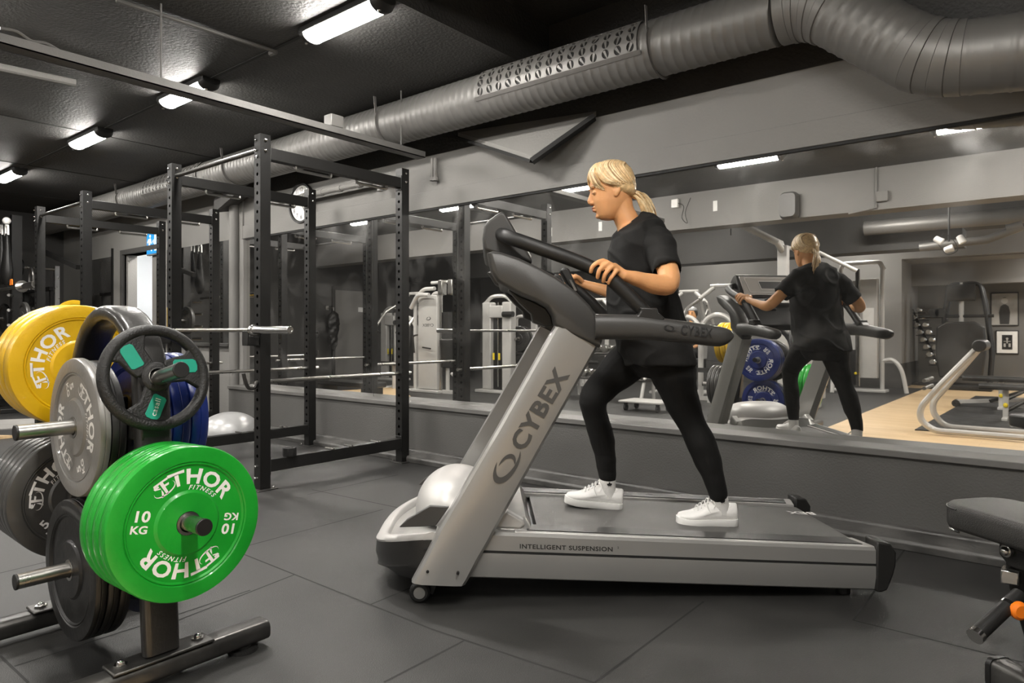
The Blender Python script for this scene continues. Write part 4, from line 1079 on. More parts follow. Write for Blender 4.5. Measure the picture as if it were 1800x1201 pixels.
def remesh(mb, name, material, parent, vox=.005, sm=3, disp=None, org=None, keep=None):
    me = bpy.data.meshes.new('tmp'); me.from_pydata([tuple(p) for p in mb.v], [], mb.f)
    bm = bmesh.new(); bm.from_mesh(me); bmesh.ops.recalc_face_normals(bm, faces=bm.faces); bm.to_mesh(me); bm.free()
    o = bpy.data.objects.new('tmp', me); COL.objects.link(o)
    r = o.modifiers.new('r', 'REMESH'); r.mode = 'VOXEL'; r.voxel_size = vox; r.adaptivity = 0
    if sm: s = o.modifiers.new('s', 'SMOOTH'); s.factor = .5; s.iterations = sm
    dg = bpy.context.evaluated_depsgraph_get(); dg.update()
    m2 = bpy.data.meshes.new_from_object(o.evaluated_get(dg)); bpy.data.objects.remove(o); bpy.data.meshes.remove(me)
    m2.name = name
    if disp:
        co = [v.co.copy() for v in m2.vertices]; no = [v.normal.copy() for v in m2.vertices]
        for v, c, n_ in zip(m2.vertices, co, no): v.co = c+n_*disp(c, n_)
    og = Vector(org if org is not None else parent['_o'])
    for v in m2.vertices: v.co -= og
    m2.materials.clear(); m2.materials.append(M[material]); m2.shade_smooth(); m2.update()
    ob = bpy.data.objects.new(name, m2); COL.objects.link(ob); ob.parent = parent
    return ob
wo = atZ(1160, 905, 3.1)
lady = thing('person', 'blonde woman in black T-shirt and leggings walking on the treadmill, holding its bars', 'person', (wo.x, wo.y, .22))
ZC = 3.12; mpp = ZC/1200
b = MB()
# head
hs = [(1060,290,1086,290,.030),(1050,294,1097,294,.050),(1042,303,1106,303,.064),(1038,315,1110,315,.071),(1036.5,326,1112,326,.0735),(1037,333,1112,333,.074),
      (1040.5,340,1112,341,.072),(1040.5,348,1110,349,.069),(1041.5,356,1105,358,.066),(1043.5,362,1100,366,.061),(1045,368,1096,372,.056),(1047.5,374,1090,377,.050),(1050,380,1084,382,.042),(1055,386,1078,387,.028)]
b.loft(erings(hs, e=.92))
def E(px, py, lat, rx_, ry_, rz__, rot=0, Z=ZC):
    p = atZ(px, py, Z)+FW*lat
    T = Matrix.Rotation(HEAD, 4, 'Z') @ Matrix.Rotation(rot, 4, 'Y')
    return p, rx_, ry_, rz__, T
def addE(mb, *a, **k):
    p, x, y, z, T = E(*a, **k); mb.ell(p, x, y, z, 16, T)
nz = [atZ(x, y, ZC) for x, y in ((1040.5,337),(1038.8,344),(1037,351),(1036.4,355))]
b.tube(nz, [.0075,.008,.010,.0115], 12); addE(b, 1036.6, 356.5, 0, .0095, .010, .0085)
for s in (-1, 1):
    addE(b, 1040.3, 358.5, s*.0115, .010, .0065, .0065)
    addE(b, 1043.5, 341.5, s*.031, .0105, .0135, .0095)
    addE(b, 1040.5, 332.5, s*.026, .010, .022, .007)
    addE(b, 1080, 342.5, s*.0735, .014, .007, .024, rot=.25); addE(b, 1083, 340, s*.077, .009, .005, .018, rot=.3)
addE(b, 1044, 366, 0, .0085, .019, .0052); addE(b, 1045, 371, 0, .0085, .017, .0062); addE(b, 1051.5, 380.5, 0, .0125, .018, .0115)
addE(b, 1066, 380, 0, .030, .036, .012)
# neck and trunk (under the shirt)
limb(b, [(1090,352,ZC,.054),(1094,372,ZC,.052),(1103,390,ZC,.055),(1112,410,ZC,.066)], 24)
b.loft(erings([(1088,402,1132,384,.10),(1082,425,1155,405,.16),(1080,470,1168,460,.155),(1084,530,1175,530,.125),(1090,580,1190,580,.145),(1098,625,1205,620,.165)]))
# arms
def hand_w(s, sx, sz):
    q = L3(1097, 484, -.44+.002); y = q.y if s < 0 else -q.y
    return TO+TXD*(q.x+sx)+TYD*y+Vector((0,0,q.z+sz))
ZS = 2.95
limb(b, [(1160,432,ZS+.02,.046),(1168,457,2.87,.046),(1177,485,2.79,.044),(1176,503,2.765,.042),(1150,500,2.745,.041),(1122,491,2.715,.031),(hand_w(-1, 0, 0),0,0,.0225)], 18)
limb(b, [(1128,436,3.24,.044),(1118,470,3.40,.044),(1106,508,3.50,.042),(1090,518,3.52,.040),(1062,511,3.54,.031),(hand_w(1, -.045, .028),0,0,.0225)], 18)
# legs (inside the leggings)
LEGN = [(1172,598,3.06,.098),(1182,650,3.05,.096),(1196,700,3.04,.073),(1217,748,3.03,.055),(1232,778,3.02,.059),(1243,806,3.02,.056),(1255,840,3.01,.043),(1262,868,3.01,.038)]
LEGF = [(1144,600,3.20,.098),(1100,640,3.20,.088),(1062,676,3.20,.070),(1041,700,3.20,.062),(1046,730,3.21,.053),(1058,768,3.22,.054),(1064,800,3.22,.046),(1068,838,3.22,.038)]
for L_ in (LEGN, LEGF): limb(b, [(a, c, d_, r*.80) for a, c, d_, r in L_[:-1]]+[(L_[-1][0], L_[-1][1]-4, L_[-1][2], .026)], 18)
# hands, built in the treadmill's frame so that they close round the bars
def hand(mb, s, sx, sz):
    def HP(px, py, off): # off: distance from the bar's centre plane towards the outside
        q = L3(px, py, -.44-off); y = q.y if s < 0 else -q.y
        q = Vector((q.x+sx, y, q.z+sz)); return TO+TXD*q.x+TYD*q.y+Vector((0,0,q.z))
    FG = [[(1074,466,.006,.0115),(1060,459,.022,.0105),(1047,464,.036,.0095),(1040.5,471,.034,.0088),(1038.7,478,.026,.008)],
          [(1080,469,.010,.0115),(1068,464,.028,.0108),(1056,472,.040,.0098),(1052,480,.038,.009),(1050.5,488,.028,.0082)],
          [(1084,473,.010,.0115),(1076,469,.028,.0105),(1066,479,.040,.0095),(1062,487,.037,.0088),(1060.5,495,.026,.008)],
          [(1088,478,.008,.0105),(1084,476,.024,.0095),(1076,486,.036,.0085),(1072,492,.033,.0078),(1069.5,498,.024,.0072)]]
    for F in FG:
        P = [HP(a, c, o_) for a, c, o_, r in F]; R = [r for *_, r in F]
        P2_ = smooth_path(P, 3); R2 = []
        for i in range(len(R)-1):
            for k in range(3): R2.append(R[i]*(1-k/3)+R[i+1]*k/3)
        R2.append(R[-1]); mb.tube(P2_, R2, 12); mb.ell(P2_[-1], R[-1], R[-1], R[-1], 12); mb.ell(P2_[0], R[0], R[0], R[0], 12)
        mb.ell(P[1], R[1]*1.08, R[1]*1.08, R[1]*1.08, 12)
    # palm
    for a, c, o_, r in ((1080,471,-.008,.019),(1088,477,-.008,.0195)):
        p = HP(a, c, o_); mb.ell(p, r, r, r, 14)
    W0 = HP(1097, 484, -.002); 
    for a, c, o_, r in ((1076,470,.006,.013),(1082,475,.004,.0145),(1088,479,.002,.015),(1090,476,-.012,.015),(1080,468,-.012,.014),(1086,482,-.006,.013)):
        p = HP(a, c, o_); mb.tube([W0, p], [.021, r], 14); mb.ell(p, r, r, r, 12)
    T_ = [HP(1094,480,-.020), HP(1082,472,-.036), HP(1070,474,-.044), HP(1060,482,-.038), HP(1054,488,-.026)]
    P2_ = smooth_path(T_, 3); n_ = len(P2_); mb.tube(P2_, [.014-.005*i/n_ for i in range(n_)], 12); mb.ell(P2_[-1], .0088, .0088, .0088, 12)
    return FG, HP
hand(b, -1, 0, 0); hand(b, 1, -.045, .028)
body = remesh(b, 'body', 'skin', lady, .0036, 3)
# face details
lp = MB()
def disc(mb, px, py, lat, rx_, ry_, rz__, rot=0): addE(mb, px, py, lat, rx_, ry_, rz__, rot=rot)
disc(lp, 1043.2, 366.3, 0, .0082, .0165, .0036); disc(lp, 1044.3, 370.6, 0, .0082, .0150, .0044)
part(lp, 'lips', 'lip', lady)
for s in (-1, 1):
    m = MB(); pts = [atZ(x, y, ZC)+FW*s*l for x, y, l in ((1039.2,341.5,.022),(1039.0,343.4,.030),(1040.6,343.6,.038),(1044,342,.0435))]
    m.tube(smooth_path(pts, 4), .0012, 6); part(m, 'eyelashes', 'lash', lady)
    m = MB(); pts = [atZ(x, y, ZC)+FW*s*l for x, y, l in ((1036.3,334,.014),(1036.1,331.8,.027),(1039.5,330.6,.041),(1044,332,.050))]
    m.tube(smooth_path(pts, 4), .0021, 6); part(m, 'eyebrow', 'haird', lady)
# hair
hm = MB()
cap = [(1056,285.5,1090,285.5,.034),(1044,289,1101,289,.058),(1036,298,1110,298,.075),(1032.5,310,1115,310,.083),(1037,320,1117,320,.086),(1046,329,1118,329,.086),(1062,337,1118,336,.082),(1080,343,1116,342,.070),(1096,348,1112,347,.046)]
hm.loft(erings(cap, e=.95))
tie = atZ(1115, 344, ZC)
hob = remesh(hm, 'hair', 'hair', lady, .006, 3, disp=lambda c, n_: .0012*math.sin(c.z*900+c.x*200))
random.seed(11)
strands = {'hair': MB(), 'hairl': MB(), 'haird': MB()}
HC = atZ(1076, 322, ZC)
def surf(d, ext=.004):     # point on the hair cap in direction d from the head centre
    a, b_, c_ = .108, .086, .098
    f_, l_, u_ = -d.dot(RT), d.dot(FW), d.z
    k = 1/math.sqrt((f_/a)**2+(l_/b_)**2+(u_/c_)**2)
    return HC+d*(k+ext)
for s in (-1, 1):
    for i in range(150):
        t = i/149
        # start on the parting (front to crown), end at the tie or, for the foremost, in the bangs
        st = surf((-RT*(.62-1.15*t)+Vector((0,0,1))*(.93)+FW*s*.05).normalized(), random.uniform(.0,.004))
        bang = t < .22
        if bang:
            q = t/.22; j = random.uniform(-1, 1)
            m1 = surf((-RT*(.98-.1*q)+Vector((0,0,.35))+FW*s*(.30+.28*q)).normalized(), .012)
            m2 = surf((-RT*(.93-.22*q)+Vector((0,0,-.02-.1*q))+FW*s*(.42+.35*q)).normalized(), .006+.003*j)
            en = surf((-RT*(.84-.38*q)+Vector((0,0,-.28-.25*q+.05*j))+FW*s*(.52+.3*q)).normalized(), .002)
            pts = [st, surf(((st-HC).normalized()+(m1-HC).normalized()).normalized(), .008), m1, m2, en]; rr = [.0036,.0044,.0046,.0040,.0006]
        else:
            q = -.42+1.42*(t-.22)/.78; j = random.uniform(-1, 1)
            m1 = surf((-RT*(.62-1.0*q)+Vector((0,0,.55-.05*q))+FW*s*(.70-.15*q)).normalized(), .005+.002*j)
            m2 = surf((-RT*(.15-.85*q)+Vector((0,0,-.12+.12*q+.05*j))+FW*s*(.92-.35*q)).normalized(), .004+.002*j)
            m3 = surf((-RT*(-.60-.3*q)+Vector((0,0,-.26+.06*j))+FW*s*(.62-.35*q)).normalized(), .001)
            pts = [st, surf(((st-HC).normalized()+(m1-HC).normalized()).normalized(), .008), m1, m2, m3, tie+FW*s*.008+Vector((0,0,random.uniform(-.008,.008)))]; rr = [.0034,.0044,.0046,.0044,.0036,.0025]
        pp = smooth_path(pts, 5); n_ = len(pp); R_2 = []
        for k in range(n_):
            x_ = k/(n_-1)*(len(rr)-1); a = int(min(x_, len(rr)-2)); R_2.append(rr[a]*(1-(x_-a))+rr[a+1]*(x_-a))
        key = random.choice(['hair','hair','hairl','hairl','haird'] if t < .8 else ['hair','hair','haird','hairl'])
        strands[key].tube(pp, R_2, 6)
# low strands from behind the ears to the tie
for s in (-1, 1):
    for i in range(26):
        q = i/25; j = random.uniform(-1, 1)
        st = surf((-RT*(.05-.25*q)+Vector((0,0,-.10-.34*q))+FW*s*(.90-.25*q)).normalized(), -.002)
        m1 = surf((RT*(.42+.12*q)+Vector((0,0,-.18-.24*q))+FW*s*(.66-.30*q)).normalized(), .003+.002*j)
        pp = smooth_path([st, m1, tie+FW*s*.006+Vector((0,0,-.008*q))], 6); n_ = len(pp)
        strands[random.choice(['hair','hair','haird','hairl'])].tube(pp, [.0042-.0015*abs(2*k/(n_-1)-1) for k in range(n_)], 6)
# ponytail
pony = [((1112,344),.012),((1120,343),.022),((1130,347),.031),((1139,356),.036),((1145,369),.036),((1150,385),.034),((1153,402),.028),((1151,420),.012)]
for i in range(150):
    a, r0 = random.uniform(0, 2*PI), math.sqrt(random.random()); pts = []; j = random.uniform(.85, 1.1); k_end = random.choice([6,7,8,8])
    for k, ((x, y), r) in enumerate(pony[:k_end]):
        c = atZ(1112+(x-1112)*j, y+random.uniform(-1.5,1.5)+(k*2 if a > PI else 0)*r0, ZC)
        pts.append(c+RT*math.cos(a)*r*r0+Vector((0,0,1))*math.sin(a)*r*r0*.7+FW*(math.sin(a+1.2)*r*r0*1.35+(0,0,.004,.012,.026,.045,.06,.07)[k]))
    pp = smooth_path(pts, 4); n_ = len(pp)
    strands[random.choice(['hair','hairl','hairl','hair','haird'])].tube(pp, [.0044*(1-.75*(k/(n_-1))**2) for k in range(n_)], 5)
for key, nm_ in (('hair','hair_strands'),('hairl','hair_highlights'),('haird','hair_lowlights')): 
    o_ = strands[key].build(nm_, key, hob, org=lady['_o'], smooth=80)
part(MB().tube([tie+Vector((0,0,.0))-RT*.004, tie+RT*.008], .0145, 14), 'hair_tie', 'hairl', lady)

# T-shirt
sh = MB()
S_ = [(1086,404,1128,376,.080),(1079,413,1146,381,.135),(1074,426,1160,393,.185),(1070,446,1172,420,.205),(1069,482,1180,470,.20),(1069,520,1189,515,.195),(1069,556,1201,558,.197),(1079,594,1213,598,.205),(1090,624,1221,628,.21),(1097,641,1221,639,.21)]
inn = [(1104,641,1215,638,.198),(1096,622,1208,622,.19)]
coll = [(1091,405,1126,382,.066),(1093,412,1128,392,.055)]
rings = erings(coll[::-1]+S_+inn, e=.9, n=40)
# collar dips at the front, sides follow the shoulder slope
sh.loft(rings)
def sleeve(pts):
    P = [atZ(a, c, z) for a, c, z, r in pts]; R = [r for *_, r in pts]
    d = (P[-1]-P[-2]).normalized()
    P += [P[-1], P[-1]-d*.035]; R += [R[-1]-.009, R[-1]-.014]
    sh.tube([P[0], P[1], P[2], P[3]], R[:4], 24)
sl1 = [(1140,412,3.05,.060),(1152,424,2.98,.080),(1160,438,2.93,.080),(1166,458,2.87,.072),(1173,478,2.825,.066)]
sl2 = [(1132,414,3.20,.062),(1128,428,3.27,.080),(1122,448,3.33,.078),(1117,466,3.375,.070),(1113,486,3.43,.064)]
for sl in (sl1, sl2):
    P = [atZ(a, c, z) for a, c, z, r in sl]; R = [r for *_, r in sl]; d = (P[-1]-P[-2]).normalized()
    # outer skin then turned in, giving an open sleeve end
    prs = list(zip(P, R))+[(P[-1]-d*.001, R[-1]-.008), (P[-1]-d*.04, R[-1]-.010)]
    u = FW; n = 26; rg = []
    for p, r in prs:
        v = d.cross(u).normalized(); u2 = v.cross(d).normalized()
        rg.append([p+u2*r*math.cos(2*PI*i/n)+v*r*.92*math.sin(2*PI*i/n) for i in range(n)])
    sh.loft(rg)
def folds(c, n_):
    q = c-Vector(lady['_o']); x = q.dot(RT); z = q.z; y = q.dot(FW)
    f = mnoise.noise(Vector((x*9, y*9, z*4)))*.010
    f += .0085*max(0, 1-abs(mnoise.noise(Vector((x*5+z*7, y*6, z*5-x*3+7)))*5))
    low = max(0, min(1, (.85-z)/.4))
    f += low*.010*math.sin((x*.6+z*1.0)*36+3*mnoise.noise(q*5))*(.4+.6*abs(mnoise.noise(q*4+Vector((3,1,2)))))
    return f-.002
shirt = remesh(sh, 't_shirt', 'shirt', lady, .0055, 6, disp=folds)
# leggings
lg_ = MB()
lg_.loft(erings([(1092,585,1205,585,.150),(1094,610,1214,612,.168),(1104,640,1219,645,.172),(1122,662,1214,668,.15)]))
for L_ in (LEGN, LEGF):
    limb(lg_, [(a, c, d_, r*1.07+.001) for a, c, d_, r in L_], 22)
legg = remesh(lg_, 'leggings', 'leg', lady, .0055, 3, disp=lambda c, n_: .0022*mnoise.noise(Vector((c.x*14, c.y*14, c.z*22)))+.0012*math.sin(c.z*160)*max(0, mnoise.noise(c*6)))
# shoes: one generic shoe, x from toe (0) to heel (.27)
def shoe(name, toe, heel, Zs, label=None):
    a, c = atZ(*toe, Zs), atZ(*heel, Zs); ax = (c-a).normalized(); up = ax.cross(FW).normalized()
    if up.z < 0: up = -up
    Ls = (c-a).length
    F = lambda x, y, z: a+ax*(x*Ls)+FW*y+up*z
    pl = [(0,.012),(.02,.026),(.08,.040),(.2,.050),(.33,.052),(.5,.043),(.65,.037),(.8,.037),(.92,.034),(.98,.024),(1,.010)]
    def ring2(z, k, spring=0.0):
        o1 = [F(x, -w*k, z+spring*max(0, .22-x)**1.5*6) for x, w in pl]; o2 = [F(x, w*k, z+spring*max(0, .22-x)**1.5*6) for x, w in reversed(pl)]
        return o1+o2
    so = MB().loft([ring2(0, .93, .012), ring2(.004, 1.0, .012), ring2(.026, 1.0, .012), ring2(.031, .97, .012)])
    root = so.build('shoe_sole', 'sole', None, org=lady['_o'], smooth=50); 
    up_ = MB(); st = [(.012,.016,.030,.012),(.05,.030,.048,.0),(.13,.042,.056,0),(.24,.048,.064,0),(.36,.047,.080,0),(.48,.041,.097,0),(.60,.036,.108,0),(.74,.035,.100,0),(.88,.033,.100,0),(.965,.026,.100,0),(.99,.016,.094,0)]
    rg = []
    for x, w, h, e in st:
        r = []
        for i in range(20):
            t = 2*PI*i/20; cx, cz = math.cos(t), math.sin(t)
            zz = .022+(h-.022)*(.5+.5*math.copysign(abs(cz)**.8, cz)); wk = w*math.copysign(abs(cx)**.75, cx)*(1-.42*max(0, cz)*min(1, x*3))
            sp = .012*max(0, .22-x)**1.5*6
            r.append(F(x, wk, zz+sp))
        rg.append(r)
    up_.loft(rg)
    o = remesh(up_, 'shoe', 'shoe', lady, .0045, 2)
    root.name = 'shoe_sole'; root.parent = o
    # laces, swoosh stripe, toe seam
    lc = MB()
    for k in range(6):
        x = .27+.055*k; h = .064+.010*k+(.006 if k else 0)
        lc.tube(smooth_path([F(x, -.026, h-.010), F(x+.012, -.010, h+.005), F(x+.012, .010, h+.005), F(x, .026, h-.010)], 3), .0028, 6)
    lc.tube(smooth_path([F(.55,0,.112), F(.50,-.018,.12), F(.47,-.03,.10), F(.49,-.035,.078), F(.53,-.038,.060)], 4), .0024, 6)
    lc.tube(smooth_path([F(.55,0,.112), F(.56,-.024,.118), F(.59,-.036,.10), F(.57,-.04,.085)], 4), .0024, 6)
    lc.build('laces', 'shoe', o, org=lady['_o'])
    sw = MB(); top_, bot_ = [], []
    for k in range(13):
        q = k/12; x = .40+.50*q; top_.append((x, .060+.030*q**1.6-(.010*(1-q)**4))); bot_.append((x, .048+.036*q**1.6+.006*q-(.0)*(1-q)))
    for s in (-1,):
        mbq = [F(x, s*.09, z) for x, z in top_]+[F(x, s*.09, z) for x, z in reversed(bot_)]
        sw.add([F(x, s*.09, z) for x, z in top_]+[F(x, s*.09, z) for x, z in bot_], [(k, k+1, 14+k, 13+k) for k in range(12)])
    bv = BVHTree.FromPolygons([v.co+Vector(lady['_o']) for v in o.data.vertices], [tuple(p.vertices) for p in o.data.polygons])
    for i, p in enumerate(sw.v):
        h = bv.ray_cast(p, FW)
        if h[0] is not None: sw.v[i] = h[0]-FW*.0012
    M.setdefault('swoosh', mat('pale_grey_leather', (.66,.65,.63), .45))
    sw.build('side_stripe', 'swoosh', o, org=lady['_o'])
    return F, o
F1, s1 = shoe('front', (991.5, 884.5), (1093, 896.5), 3.22)
F2, s2 = shoe('rear', (1189, 922), (1296, 923.5), 3.025)
def sock(Fn, leg_end, Z):
    a = Fn(.74, 0, .05); b_ = Fn(.72, 0, .088); c = atZ(leg_end[0], leg_end[1], Z)
    sm_ = MB().tube(smooth_path([a, b_, b_.lerp(c, .6), c], 4), [.038]*5+[.037]*4+[.0385]*4, 22) if False else MB().tube([a, b_, b_.lerp(c, .5), c], [.036,.037,.037,.0385], 24)
    o = part(sm_, 'sock', 'sock', lady, smooth=60)
    # three leaf mark
    lf = MB(); ctr = b_.lerp(c, .45)+RT*.004
    ax = (c-b_).normalized(); hx = FW.cross(ax).normalized()
    for ang, l_ in ((-.75,.017),(0,.020),(.75,.017)):
        d = (ax*math.cos(ang)+hx*math.sin(ang)); e = FW.cross(d).normalized()
        q = [ctr-ax*.006+d*(l_*t)+e*(w_*.0058) for t, w_ in ((0,0),(.35,.8),(.7,.8),(1,0),(.7,-.8),(.35,-.8))]
        lf.add([p-FW*.1 for p in q], [tuple(range(6))])
    lf.add([ctr-ax*.008+hx*x-ax*z-FW*.1 for x, z in ((-.009,0),(.009,0),(.008,.0015),(-.008,.0015))], [(0,1,2,3)])
    bv = BVHTree.FromPolygons([v.co+Vector(lady['_o']) for v in o.data.vertices], [tuple(p.vertices) for p in o.data.polygons])
    for i, p in enumerate(lf.v):
        h = bv.ray_cast(p, FW)
        if h[0] is not None: lf.v[i] = h[0]-FW*.001
    lf.build('leaf_mark', 'dark', o, org=lady['_o'], smooth=0)
sock(F1, (1067.5, 836), 3.22); sock(F2, (1262, 866), 3.01)
# ------------------------------------------------------------------ the other half of the gym, seen in the mirror
DM = D-.008
def mZ(px, py, z=0.0):      # a floor (or height z) point seen in the mirror, as its real place
    p = onF(px, py, z); return Vector((p.x, 2*DM-p.y, p.z))
def mY(px, py, Y):          # a point seen in the mirror that stands in the plane y = Y
    p = onY(px, py, 2*DM-Y); return Vector((p.x, Y, p.z))
M['tube'] = mat('silver_tube', (.52,.51,.49), .34, .2, 4, .06)
M['panel'] = mat('pale_panel', (.46,.45,.43), .45, .1, 3, .05)
M['pad'] = mat('black_vinyl', g(.022), .38, 0, 12, .15, .12, 200)
M['yel'] = mat('yellow_tag', (.85,.65,.02), .5)
def T_(t, name, pts, r, m='tube', sub=None, n=10, fil=.05):
    return part(MB().tube(fillet(pts, fil) if len(pts) > 2 else pts, r, n), name, m, t)
def B_(t, name, a, m='panel', bv=.01, **k): return part(MB().box(*a), name, m, t, bevel=bv, **k)
V = Vector
# -- cable tower right of the woman's reflection
p = mZ(1514, 688); cx_, cy_ = p.x, p.y
t = thing('cable_tower', 'tall silver cable tower right of the woman\'s reflection, by the wood floor', 'cable machine', (cx_, cy_, 0))
for dx in (-.34, .34):
    T_(t, 'post', [(cx_+dx, cy_, 0), (cx_+dx, cy_, 2.2)], .035)
T_(t, 'top_arch', [(cx_-.36, cy_, 2.18), (cx_-.3, cy_, 2.32), (cx_+.3, cy_, 2.32), (cx_+.36, cy_, 2.18)], .04)
B_(t, 'shroud', (cx_-.02, cx_+.28, cy_-.05, cy_+.12, .25, 2.02)); B_(t, 'label_plate', (cx_+.05, cx_+.23, cy_+.121, cy_+.126, 1.1, 1.5), 'white', .002)
B_(t, 'shroud', (cx_-.28, cx_-.06, cy_-.1, cy_+.05, .25, 2.0), 'panel')
T_(t, 'column', [(cx_-.04, cy_+.14, .1), (cx_-.04, cy_+.14, 2.2)], .028, 'dsteel'); T_(t, 'guide_rod', [(cx_+.0, cy_+.16, .1), (cx_+.0, cy_+.16, 2.2)], .012, 'chrome')
b_ = B_(t, 'weight_stack', (cx_-.26, cx_-.06, cy_+.04, cy_+.16, .12, .75), 'black'); 
part(MB().ell((cx_-.05, cy_+.2, .33), .025, .025, .025, 8), 'pin_knob', 'yel', t)
B_(t, 'base', (cx_-.42, cx_+.42, cy_-.15, cy_+.15, 0, .05), 'tube')
T_(t, 'side_leg', smooth_path([(cx_+.34, cy_+.0, .56), (cx_+.5, cy_+.0, .58), (cx_+.64, cy_, .40), (cx_+.72, cy_, .0)], 5), .035)
T_(t, 'side_leg', smooth_path([(cx_-.34, cy_+.1, .56), (cx_-.34, cy_+.35, .58), (cx_-.34, cy_+.52, .40), (cx_-.34, cy_+.62, .0)], 5), .035)
# -- station with two long upper arms
py_ = -1.6
q0, q1, q2 = mY(1290, 386, py_), mY(1372, 428, py_-.2), mY(1377, 432, py_-.22)
t = thing('pulley_station', 'tall silver pulley station with two sloping upper arms behind the woman\'s reflection', 'cable machine', (q2.x, q2.y, 0))
part(MB().box(q2.x-.07, q2.x+.07, q2.y-.06, q2.y+.06, 0, q2.z), 'column', 'tube', t, bevel=.01)
for d in (0, .16):
    part(MB().tube([q0+V((0, d, -.02)), q1+V((0, d, 0)), (q2.x, q2.y, q2.z-.1)], .048, 12), 'upper_arm', 'tube', t)
part(MB().lathe([(.05,-.015),(.05,.015),(.04,.0)], 20, tr(q0.x, q0.y+.08, q0.z-.02) @ rz_(PI/2)), 'pulley', 'chrome', t)
part(MB().box(q0.x-.02, q0.x+.02, q0.y-.02, q0.y+.2, q0.z, q0.z+.14), 'bracket', 'tube', t, bevel=.004)
T_(t, 'cable', [q0+V((-.03, .05, -.04)), q0+V((-.03, .05, -.24))], .01, 'black')
w0 = mY(1440, 458, py_-1.0); part(MB().tube([(q2.x, q2.y, q2.z-.02), (w0.x, w0.y, q2.z-.05), (w0.x+.5, w0.y-.1, q2.z-.35)], .028, 10), 'rear_arm', 'tube', t)
B_(t, 'weight_shroud', (q2.x+.1, q2.x+.45, q2.y-.5, q2.y-.2, .1, 1.75), 'panel'); B_(t, 'base', (q2.x-.5, q2.x+.5, q2.y-.1, q2.y+.1, 0, .06), 'tube')
T_(t, 'foot_bar', [(q2.x-.35, q2.y-.5, .04), (q2.x-.35, q2.y+.5, .04)], .035)
# -- chest press stations with bent arms
def press(label, px, pyf, s=1.0, flip=1):
    p = mZ(px, pyf); x, y = p.x, p.y
    t = thing('press_machine', label, 'weight machine', (x, y, 0), 0, 'plate loaded machines along the back')
    T_(t, 'arch_frame', [(x-.28, y, 0), (x-.28, y, 1.15*s), (x-.12, y, 1.34*s), (x+.12, y, 1.34*s), (x+.28, y, 1.15*s), (x+.28, y, 0)], .042, fil=.12)
    part(MB().tube([(x, y+.06, .62), (x, y+.0, 1.18*s)], 1, sect=rrect(.07, .30, .03), up=(1,0,0)), 'backrest', 'pad', t)
    part(MB().tube([(x, y+.12, .48), (x, y+.5, .50)], 1, sect=rrect(.07, .34, .03), up=(1,0,0)), 'seat', 'pad', t)
    part(MB().tube([(x, y+.30, 0), (x, y+.30, .46)], .045, 12), 'seat_post', 'tube', t)
    for d in (-1, 1):
        T_(t, 'press_arm', [(x+d*.30, y-.1, 1.62*s), (x+d*.46, y+.12, 1.45*s), (x+d*.44, y+.42, 1.12*s), (x+d*.30, y+.46, 1.08*s)], .026, 'steel')
        T_(t, 'upper_link', [(x+d*.12, y-.15, 1.78*s), (x+d*.34, y-.08, 1.60*s), (x+d*.36, y-.35, 1.2)], .034)
        part(MB().tube([(x+d*.44, y+.42, 1.12*s), (x+d*.22, y+.46, 1.06*s)], .021, 10), 'hand_grip', 'black', t)
        part(MB().tube([(x+d*.40, y-.05, 0.02), (x+d*.40, y+.55, .02)], .03, 8), 'floor_rail', 'tube', t)
    part(MB().bar((x-.4, y, .03), (x+.4, y, .03), .07, .06), 'cross_bar', 'tube', t)
    T_(t, 'top_bar', [(x-.18, y-.15, 1.8*s), (x+.18, y-.15, 1.8*s)], .03)
    return t
press('silver press machine with bent steel arms left of the reflected treadmill', 1262, 705, 1.0)
press('silver press machine seen behind the black shirt in the mirror', 1205, 690, 1.0)
press('silver machine at the back, left of the console arm in the mirror', 1045, 680, .95)
press('silver row machine at the far left of the mirror', 715, 684, 1.0)
# -- panelled machine with logo and seat column (left part of the mirror)
p = mZ(757, 690); x, y = p.x, p.y
t = thing('panel_machine', 'pale panelled weight machine with a small dark logo, left in the mirror', 'weight machine', (x, y, 0))
B_(t, 'weight_shroud', (x-.26, x+.22, y-.08, y+.06, .06, 1.72))
T_(t, 'side_frame', [(x-.34, y+.05, 0), (x-.34, y+.05, 1.62), (x-.22, y+.0, 1.84), (x+.1, y, 1.84)], .035, fil=.15)
T_(t, 'side_frame', [(x+.26, y, 0), (x+.26, y, 1.9)], .03, 'chrome')
T_(t, 'bent_arm', [(x-.4, y+.1, 1.5), (x-.18, y+.14, 1.74), (x+.1, y+.14, 1.72)], .038, fil=.1)
tx = MB(); lg = V((x-.0, y+.0615, 1.26))
add_text(tx, 'CYBEX', lambda u, v: lg+V((-u, 0, v-.07)), .07, .008, 1.3); swirl(tx, lambda u, v: lg+V((-u, 0, v+.05)), .08); part(tx, 'brand_lettering', 'printd', t, smooth=0)
T_(t, 'lever', [(x-.1, y+.1, .8), (x+.12, y+.12, .78)], .014, 'black'); T_(t, 'crank', [(x-.32, y+.1, .7), (x-.30, y+.15, 1.0), (x-.18, y+.15, 1.02)], .016, 'dsteel')
B_(t, 'base', (x-.4, x+.3, y-.12, y+.12, 0, .05), 'tube')
